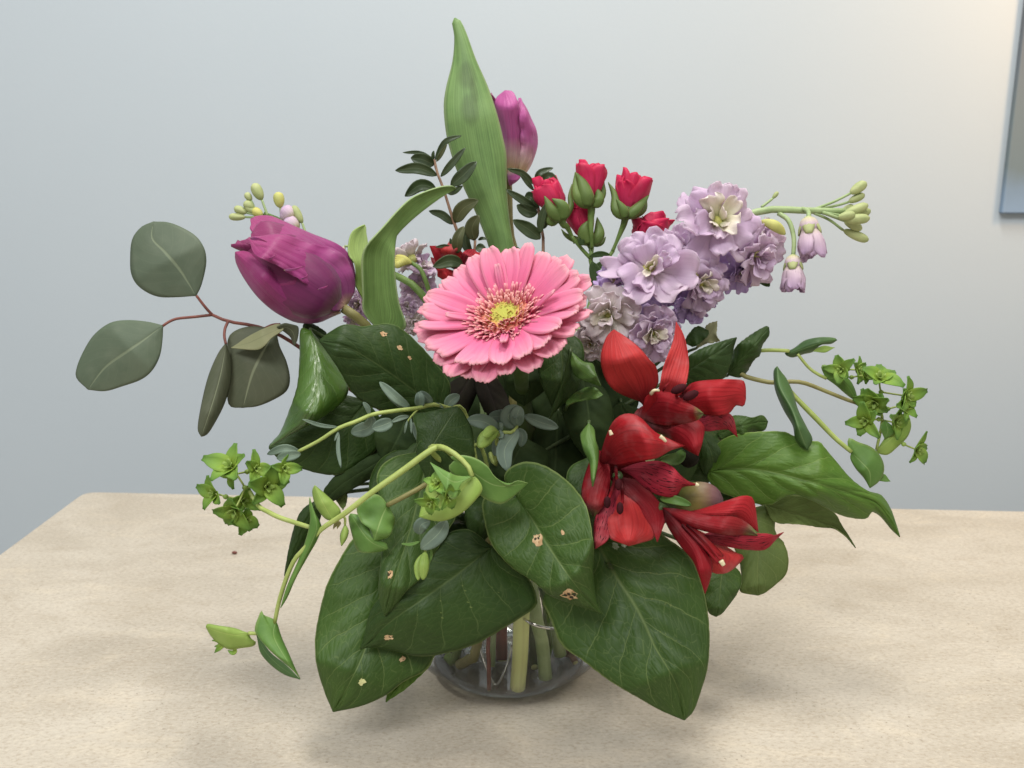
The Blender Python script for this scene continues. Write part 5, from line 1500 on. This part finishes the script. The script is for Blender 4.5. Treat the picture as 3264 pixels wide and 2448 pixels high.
def umbel(par, fr, c, sz, d, nb, seed, ax=(0, 0, 1), spread=180, sub=4):
    """a star head: a few little stars of pointed bracts on short stalks; sz in zoom pixels"""
    g = np.random.RandomState(seed)
    a = FR[fr]
    k = a[2] * (D0 - d / 1000) / F
    O = PX(fr, c[0], c[1], d)
    h = egg('flower_head', O - UP * .0012, O + UP * .0012, 1.3, BUPL, par, (.5, .5), 6, 7)
    for s_ in range(sub):
        an = s_ * 2 * math.pi / sub + g.uniform(-.4, .4)
        r = sz * .62 * k * g.uniform(.6, 1.1) * (0 if s_ == 0 and sub > 3 else 1)
        dirn = RT * math.cos(an) + UP * math.sin(an)
        nn = unit(dirn * .8 - FW * .7 + nv(*ax) * .3)
        p = O + dirn * r - FW * g.uniform(-.003, .006)
        q = tube3('stalk', [O, (O + p) / 2 + FW * .001, p], [.5, .45], STEMP, par, 5, 5)
        q.parent = h
        u = unit(np.cross(nn, np.array([.2, .3, .9])))
        v = np.cross(nn, u)
        for i in range(nb):
            ph = 2 * math.pi * (i + g.uniform(-.25, .25)) / nb
            G = petal(p - nn * .001, nn, u * math.cos(ph) + v * math.sin(ph), .0003, sz * .74 * k * g.uniform(.65, 1.15), sz * .46 * k * g.uniform(.8, 1.2), 56 + g.uniform(-18, 15), 84 + g.uniform(-20, 20), (.55, .85), cup=.45, n=9, m=5, seed=i + seed, base=.3)
            o = sheet('bract', G, BRACT, par, .0003, toward=p + nn)
            o.parent = h
        for i in range(4):
            ph = i * 1.7
            G = petal(p, nn, u * math.cos(ph) + v * math.sin(ph), sz * .03 * k, sz * .24 * k, sz * .13 * k, 20, 40, (.5, .7), cup=.4, n=5, m=3, seed=i, base=.4)
            o = sheet('bract', G, BUPL, par, .0003, toward=p + nn)
            o.parent = h
    return h


def bleaf(par, fr, L, M, R, d, e=(-2, -2), mat=BUP, **k):
    G = loft(fr, L, M, R, d, e, k.pop('n', 24), k.pop('m', 13), quilt=.15, **k)
    return sheet('leaf', G, mat, par, .0003)


b1 = thing('bupleurum_stem', 'long pale bupleurum stem arching down to the lower left with clasping leaves', 'stem', VC + np.array([-.004, -.03, .1]), GB)
tube3('stem', np.vstack([[VC + np.array([-.004, -.03, .1])], PX('F', [760, 640, 560, 480], [800, 660, 625, 650], [60, 92, 100, 104]), PX('J', [1200, 930, 700, 480], [0, 190, 370, 520], [104, 104, 102, 98]),
                        PX('J', [340, 250, 180, 110, 70], [680, 780, 930, 1150, 1340], [96, 94, 92, 90, 88])]), [1.3, 1.3, 1.2, 1.3, 1.35, 1.4, 1.4, 1.3, 1.1, 1.0, 1.0, .9], STEMP, b1, 60, 9)
tube('branch', 'E', [(1080, 1330), (950, 1290), (800, 1240), (700, 1190), (620, 1140), (540, 1010)], [1.0, 1.1, .9], STEMP, b1, [96, 92, 88, 84, 82, 80], 20, 7)
umbel(b1, 'E', (500, 980), 320, 80, 5, 3, sub=3)
umbel(b1, 'E', (330, 1060), 230, 76, 4, 5, sub=2)
umbel(b1, 'E', (520, 840), 220, 76, 4, 6, sub=2)
umbel(b1, 'E', (390, 1210), 220, 74, 4, 7, sub=1)
umbel(b1, 'E', (720, 850), 230, 74, 4, 8, sub=1)
# leaf clasping the joint, ear upwards and long blade downwards
bleaf(b1, 'J', [(375, 310), (385, 420), (360, 560), (292, 760), (180, 1020)], [(380, 238), (440, 480), (400, 620), (320, 790), (122, 1212)], [(395, 330), (480, 480), (450, 600), (360, 760), (260, 940), (180, 1120)], [98, 100, 99, 96, 92], (-2, -4), BUP, n=34)
bleaf(b1, 'J', [(520, 425), (440, 330), (410, 240), (404, 170)], [(590, 440), (510, 310), (425, 130)], [(655, 365), (600, 285), (510, 200), (460, 160)], [98, 100, 98], (-3, -3), mat=BUPL)
bleaf(b1, 'J', [(780, 330), (860, 235), (960, 208), (1035, 225)][::-1] and [(1020, 240), (960, 208), (870, 232), (792, 330), (830, 450), (890, 492), (925, 530)], [(1062, 305), (1010, 420), (945, 622)], [(1082, 330), (1130, 420), (1120, 500), (1080, 580), (1005, 612)], [92, 98, 96], (-2, -4), BUP, wave=2)
tube('branch', 'J', [(1062, 306), (1180, 245), (1330, 165), (1420, 110)], [1.1, 1.2], STEMO, b1, [92, 94, 92, 86], 12, 7)
bleaf(b1, 'J', [(722, 420), (750, 560), (790, 690), (850, 726), (1000, 714)], [(740, 380), (850, 550), (940, 640), (1068, 690)], [(830, 400), (900, 500), (930, 600), (1010, 618), (1060, 650)], [92, 96, 96, 94], (-3, -2), BUP, wave=2)
bleaf(b1, 'J', [(650, 560), (650, 620)], [(690, 470), (685, 560), (660, 664)], [(722, 530), (705, 600)], [98, 100, 99], (-2, -2), BUPL, n=14, m=7)
tube('stalk', 'J', [(660, 400), (690, 420), (690, 475)], [.6, .6], STEMP, b1, [98, 98, 98], 8, 6)
for q in ([(640, 440), (610, 470), (585, 520)], [(650, 450), (630, 480), (622, 515)]):
    sheet('bract', blade('J', q, 34, LA, 97, n=8, m=5), STEMO, b1, .0003)
# lower end: small side leaf with star, and the folded end leaf
bleaf(b1, 'P', [(1090, 700), (985, 660), (965, 600), (930, 680), (880, 820), (900, 920), (1050, 1100), (1250, 1280), (1400, 1400)], [(1150, 745), (1130, 950), (1280, 1230), (1478, 1505)], [(1180, 790), (1235, 960), (1320, 1150), (1400, 1340)], [88, 94, 96, 92], (-2, -4), BUP, n=30)
bleaf(b1, 'P', [(915, 980), (960, 1170), (1110, 1340), (1290, 1460)], [(900, 900), (1010, 1130), (1200, 1330), (1480, 1515)], [(960, 990), (1100, 1170), (1300, 1330)], [86, 86, 88, 90], (-1, 0), BUPD, n=24, m=9)
bleaf(b1, 'P', [(740, 885), (600, 835), (400, 805), (260, 783)], [(800, 905), (620, 930), (420, 890), (236, 825)], [(830, 980), (900, 1030), (850, 1080), (680, 1105), (560, 1125), (420, 1060), (300, 940)], [86, 90, 90, 86], (-2, -5), BUPL, n=26)
tube('stalk', 'P', [(905, 910), (800, 905)], [.8, .9], STEMP, b1, [87, 86], 5, 6)
for q, w_ in ([((480, 1060), (420, 1090), (345, 1168)), 70], [((420, 1030), (370, 1000), (312, 1004)), 40], [((440, 1060), (390, 1070), (345, 1085)), 36], [((640, 1120), (590, 1165), (520, 1130)), 60]):
    sheet('bract', blade('P', q, w_, LA, 84, n=9, m=5, cup=.4), BRACT, b1, .0003)

b2 = thing('bupleurum_stem', 'lime green clasping bracts with a starry centre at the front of the bouquet', 'stem', VC + np.array([.0, -.034, .1]), GB)
tube3('stem', np.vstack([[VC + np.array([.0, -.034, .1])], PX('F', [520, 560, 640, 700, 800, 845], [700, 620, 650, 690, 780, 880], [84, 104, 108, 110, 110, 112])]), [1.4, 1.4, 1.4, 1.3, 1.2, 1.0], STEMP, b2, 26, 8)
bleaf(b2, 'F', [(335, 330), (440, 312), (600, 280), (705, 264)][::-1] and [(360, 600), (352, 480), (320, 340), (440, 312), (600, 282)], [(470, 650), (560, 500), (712, 264)], [(560, 760), (640, 850), (862, 730), (866, 640), (850, 480), (795, 370), (755, 300)], [84, 82, 78], (-3, -4), SALALD, n=30, m=17, wave=2)
bleaf(b2, 'F', [(400, 560), (350, 640), (372, 760), (420, 860)], [(470, 655), (480, 780), (450, 935)], [(640, 780), (640, 850), (540, 930)], [84, 84, 80], (-3, -4), SALALD)
bleaf(b2, 'F', [(635, 800), (700, 890), (830, 960), (930, 1060), (1030, 1112), (1120, 1120), (1240, 1030)], [(690, 740), (860, 850), (1060, 960), (1333, 940)], [(650, 706), (760, 692), (880, 722), (980, 790), (1040, 880), (1150, 958), (1240, 918)], [108, 108, 106, 104], (-3, 2), BUP, n=30)
bleaf(b2, 'F', [(880, 890), (935, 980), (900, 1060), (760, 1200), (600, 1272), (480, 1266)], [(840, 890), (720, 1030), (560, 1150), (376, 1236)], [(760, 880), (640, 870), (480, 900), (420, 1040), (396, 1140)], [110, 112, 112, 108], (-1, -5), BUPL, n=30)
bleaf(b2, 'F', [(800, 900), (735, 960), (700, 1076), (650, 1072), (600, 980)], [(850, 880), (700, 930), (600, 880), (474, 758)], [(760, 880), (700, 872), (620, 838), (550, 800)], [112, 118, 118, 112], (2, -2), BUP, n=26)
umbel(b2, 'F', (560, 1020), 190, 115, 5, 21, sub=3)

b3 = thing('bupleurum_stem', 'bupleurum with thin stems and starry yellow-green heads sprawling to the far right', 'stem', VC + np.array([.03, .01, .1]), GB)
tube3('stem', np.vstack([[VC + np.array([.03, .01, .1])], PX('N', [120, 480, 600, 740, 870, 1020, 1150, 1350, 1500, 1620, 1790], [780, 490, 545, 585, 608, 598, 612, 690, 750, 790, 812], [14, 22, 24, 26, 28, 28, 28, 28, 28, 28, 28])]), [1.8, 1.8, 1.7, 1.6, 1.2, 1.1, 1.0, .9], STEMO, b3, 50, 8)
tube('branch', 'N', [(960, 610), (1070, 740), (1250, 925), (1420, 1100), (1560, 1218)], [1.1, 1.4, 1.3, 1.1], STEMP, b3, [26, 26, 26, 28, 30], 24, 8)
tube('branch', 'N', [(480, 360), (760, 325), (900, 322), (1010, 328)], [1.1, 1.0], STEMP, b3, [20, 20, 20, 20], 14, 7)
tube('branch', 'N', [(1085, 355), (1180, 470), (1260, 530), (1340, 570)], [.8, .9], STEMP, b3, [20, 20, 22, 22], 14, 7)
tube('branch', 'N', [(1800, 812), (1830, 940), (1780, 1200)], [.8, .7], STEMP, b3, [28, 28, 28], 12, 6)
bleaf(b3, 'N', [(880, 490), (873, 540), (890, 680), (960, 845), (1042, 985), (1062, 1090), (1105, 1155)], [(905, 464), (930, 640), (1040, 850), (1110, 1050), (1170, 1200)], [(945, 520), (985, 570), (1042, 690), (1090, 850), (1165, 1000), (1216, 1110)], [38, 46, 50, 50, 46], (-10, -8), BUPD, n=32, m=15)
bleaf(b3, 'N', [(975, 345), (1060, 300), (1150, 235), (1280, 208), (1400, 212)], [(985, 365), (1130, 310), (1280, 260), (1432, 232)], [(1040, 385), (1140, 355), (1220, 335), (1290, 275), (1380, 265)], [18, 24, 26, 22], (-3, -5), BUPD)
bleaf(b3, 'N', [(1260, 300), (1320, 280), (1390, 295)], [(1220, 332), (1300, 318), (1412, 298)], [(1320, 344), (1370, 322)], [22, 24, 22], (0, 0), BUPL, n=14, m=7)
bleaf(b3, 'N', [(1330, 560), (1290, 465), (1335, 448), (1400, 500), (1470, 530), (1550, 590), (1598, 690)], [(1335, 568), (1420, 570), (1510, 620), (1610, 772)], [(1420, 630), (1500, 700), (1560, 745)], [22, 26, 26, 22], (-1, -4), BUP)
bleaf(b3, 'N', [(1535, 1190), (1525, 1120), (1545, 1092), (1620, 1130), (1720, 1165), (1800, 1230), (1846, 1330), (1838, 1420), (1790, 1490)], [(1560, 1220), (1650, 1310), (1720, 1400), (1722, 1536)], [(1550, 1280), (1600, 1370), (1670, 1450)], [30, 34, 34, 30], (-3, -3), BUP)
bleaf(b3, 'N', [(1830, 1440), (1850, 1410)], [(1790, 1470), (1840, 1455), (1902, 1478)], [(1840, 1480), (1870, 1482)], [28, 28, 28], (0, 0), BUP, n=12, m=7)
bleaf(b3, 'N', [(1920, 1000), (1970, 950), (2045, 866)], [(1780, 1205), (1880, 1130), (2000, 1010), (2075, 930)], [(1800, 1232), (1880, 1242), (1970, 1170), (2050, 1090), (2084, 1000)], [28, 30, 30, 26], (-3, -3), BUPL)
bleaf(b3, 'N', [(1810, 1000), (1850, 940)], [(1850, 1100), (1880, 1030), (1850, 936)], [(1930, 1060), (1930, 1000)], [30, 32, 30], (0, 0), BUP, n=14, m=7)
umbel(b3, 'N', (1820, 690), 280, 30, 5, 31, sub=3)
umbel(b3, 'N', (1880, 840), 240, 32, 5, 32, sub=2)
umbel(b3, 'N', (1800, 930), 260, 30, 5, 33, sub=2)
umbel(b3, 'N', (2020, 1150), 230, 30, 5, 34, sub=1)
umbel(b3, 'N', (1525, 490), 200, 24, 5, 35, sub=2)
umbel(b3, 'N', (1560, 560), 150, 22, 4, 36, sub=1)

# ---------------------------------------------------------------- myrtle sprigs
GM = 'small leaved myrtle sprigs'


def myrtle(label, stem, d, leaves, seed, loc):
    t = thing('myrtle_sprig', label, 'sprig', loc, GM)
    q = np.array(stem, float)
    tube3('stem', np.vstack([PX('Q', q[:, 0], q[:, 1], lerp(d, len(q))), [loc]]), [.75, .9, 1.1, 1.2, 1.3, 1.4], STEMB, t, 40, 8, .08, seed)
    for p, w_, dd, mt in leaves:
        sheet('leaf', blade('Q', p, w_, (.62, .72), dd, n=13, m=9, cup=.35, wave=.1, roll=(0, 15)), mt, t, .0003, MYRTB)


myrtle('tall myrtle sprig with small dark pointed leaves left of the tall tulip leaf', [(495, 400), (515, 500), (545, 600), (595, 720), (645, 880), (700, 1060), (760, 1230), (840, 1400), (900, 1540), (1000, 1900)], [-2, 4, 4, 2, 0, -2],
       [([(480, 390), (320, 320), (125, 318)], 44, [0, 2, 0], MYRT), ([(490, 465), (360, 400), (220, 382)], 150, [2, 6, 4], MYRT), ([(525, 585), (300, 500), (38, 530)], 130, [4, 8, 6], MYRT), ([(505, 405), (580, 260), (650, 175), (815, 120)], 70, [4, 8, 10, 10], MYRT), ([(520, 425), (580, 330), (645, 215)], 46, [5, 9, 9], MYRTB),
        ([(488, 400), (480, 350), (490, 296)], 40, [2, 4, 4], MYRT), ([(572, 600), (700, 450), (860, 262)], 84, [6, 12, 12], MYRT), ([(690, 705), (830, 590), (992, 425)], 150, [6, 12, 12], MYRT), ([(510, 735), (330, 700), (150, 832)], 140, [2, 5, 4], MYRT), ([(655, 800), (740, 770), (830, 708)], 70, [2, 8, 8], MYRT),
        ([(712, 1160), (590, 1050), (432, 1004)], 96, [2, 6, 6], MYRT), ([(740, 1140), (830, 980), (1012, 878)], 170, [4, 12, 12], MYRTB), ([(770, 1500), (770, 1340), (842, 1185)], 130, [6, 12, 10], MYRTB), ([(740, 1480), (630, 1420), (510, 1428)], 50, [4, 8, 8], MYRT), ([(740, 1440), (700, 1390), (682, 1325)], 44, [4, 6, 6], MYRT),
        ([(830, 1635), (680, 1590), (480, 1660)], 150, [6, 12, 12], MYRT), ([(600, 810), (590, 820), (560, 840)], 30, [2, 3, 3], MYRT)], 1, VC + np.array([-.004, .014, .1]))
myrtle('short myrtle sprig just above the top petals of the gerbera', [(975, 1350), (970, 1440), (968, 1540), (1000, 1800)], [0, 0, 0, 0],
       [([(968, 1350), (940, 1200), (1020, 1055)], 170, [2, 8, 8], MYRTB), ([(930, 1530), (860, 1350), (912, 1150)], 110, [0, 4, 4], MYRT), ([(955, 1345), (930, 1300), (905, 1200)], 34, [2, 4, 4], MYRT), ([(1010, 1345), (1060, 1325), (1118, 1340)], 36, [0, 2, 2], MYRT), ([(990, 1420), (1040, 1440), (1100, 1470)], 100, [0, 2, 2], MYRT),
        ([(1420, 1500), (1440, 1450), (1500, 1455)], 60, [-4, -2, -2], MYRT)], 2, VC + np.array([.004, .016, .1]))
myrtle('myrtle sprig with small dark leaves between the upright tulip and the rose buds', [(1682, 690), (1695, 830), (1725, 1020), (1745, 1150), (1770, 1290), (1775, 1380), (1760, 1800)], [-4, -4, -4, -4],
       [([(1670, 690), (1530, 565), (1350, 508)], 76, [-2, 4, 4], MYRT), ([(1692, 690), (1730, 560), (1892, 498)], 70, [-2, 2, 0], MYRT), ([(1712, 745), (1830, 600), (1946, 682)], 120, [-2, 4, 2], MYRT), ([(1665, 765), (1560, 630), (1490, 540)], 56, [-2, 2, 2], MYRT), ([(1700, 985), (1540, 880), (1338, 752)], 96, [-2, 6, 4], MYRT),
        ([(1690, 990), (1640, 850), (1560, 830)], 150, [-4, -2, -4], MYRT), ([(1705, 1030), (1590, 1000), (1465, 935)], 150, [-2, 2, 2], MYRT), ([(1742, 1330), (1590, 1210), (1420, 1110)], 160, [-2, 4, 4], MYRT), ([(1735, 1270), (1760, 1080), (1840, 885)], 96, [2, 10, 10], MYRT), ([(1775, 1215), (1820, 1120), (1840, 1060)], 60, [2, 6, 6], MYRT)], 3, VC + np.array([.012, .016, .1]))

# ---------------------------------------------------------------- stems seen standing in the vase
GV = 'cut stems standing in the vase water'
for lb, top, mid, bot, dd, r, mt in [
    ('sage green stem standing right of the thick pale stem in the vase', (1370, 280), (1450, 640), (1490, 1210), (18, 16, 12), 3.6, STEMSG),
    ('reddish brown woody stem behind the bent wire in the vase', (1015, 380), (1015, 700), (1020, 1060), (-6, -6, -6), 3.2, STEMR),
    ('thin dark red stem in front of the bent wire in the vase', (880, 560), (878, 880), (880, 1255), (26, 26, 24), 1.1, STEMR),
    ('olive green stem leaning left at the left side of the vase', (760, 640), (650, 860), (560, 1120), (14, 6, -2), 2.8, STEMO),
    ('pale green stem at the far left inside the vase', (560, 640), (480, 880), (430, 1090), (0, -6, -12), 2.6, STEMG),
    ('grey-green stem beside the brown stem in the vase', (930, 560), (920, 820), (915, 1100), (0, 0, 0), 1.6, STEMSG),
    ('slim green stem with a nub at the right side of the vase', (1535, 560), (1540, 720), (1510, 1000), (-6, -6, -8), 1.5, STEMG),
    ('dark olive stem behind the sage green stem in the vase', (1350, 500), (1350, 850), (1370, 1180), (-2, -2, 0), 2.4, STEMD),
    ('short brown stub of stem at the far right inside the vase', (1690, 640), (1770, 800), (1860, 960), (-10, -6, -2), 1.8, STEMB),
]:
    b = PX('U', bot[0], bot[1], dd[2])
    b = inside(b, r)
    t = thing('cut_stem', lb, 'stem', b, GV)
    p = np.vstack([[VC + np.array([.3 * (PX('U', top[0], top[1], dd[0]) - VC)[0], .004, .112])], [PX('U', top[0], top[1], dd[0])], [PX('U', mid[0], mid[1], dd[1])], [b]])
    tube3('shaft', p, [r * .9, r, r, r], mt, t, 22, 11, .03, int(r * 10))
    ax = unit(p[-1] - p[-2])
    tube3('cut_end', [p[-1] - ax * .0002, p[-1] + ax * .0003], [r * .8, r * .8], CUT, t, 3, 11)
wr = thing('florist_wire', 'bent silver wire forming a V between the stems in the vase', 'wire', PX('U', 950, 1120, 14))
tube3('bent_wire', np.vstack([PX('U', [770, 850, 920, 955, 1000, 1070, 1130], [700, 940, 1100, 1135, 1090, 920, 700], [14, 16, 16, 16, 16, 14, 12])]), [.7, .7], WIRE, wr, 30, 8)
tube3('glint_arc', np.vstack([PX('U', [1230, 1320, 1400, 1480, 1560, 1680], [400, 458, 492, 512, 522, 516], [30, 40, 42, 40, 36, 20])]), [.8, .8], WIRE, wr, 26, 8)  # bright highlight arc on the vase, modelled as a metal tube
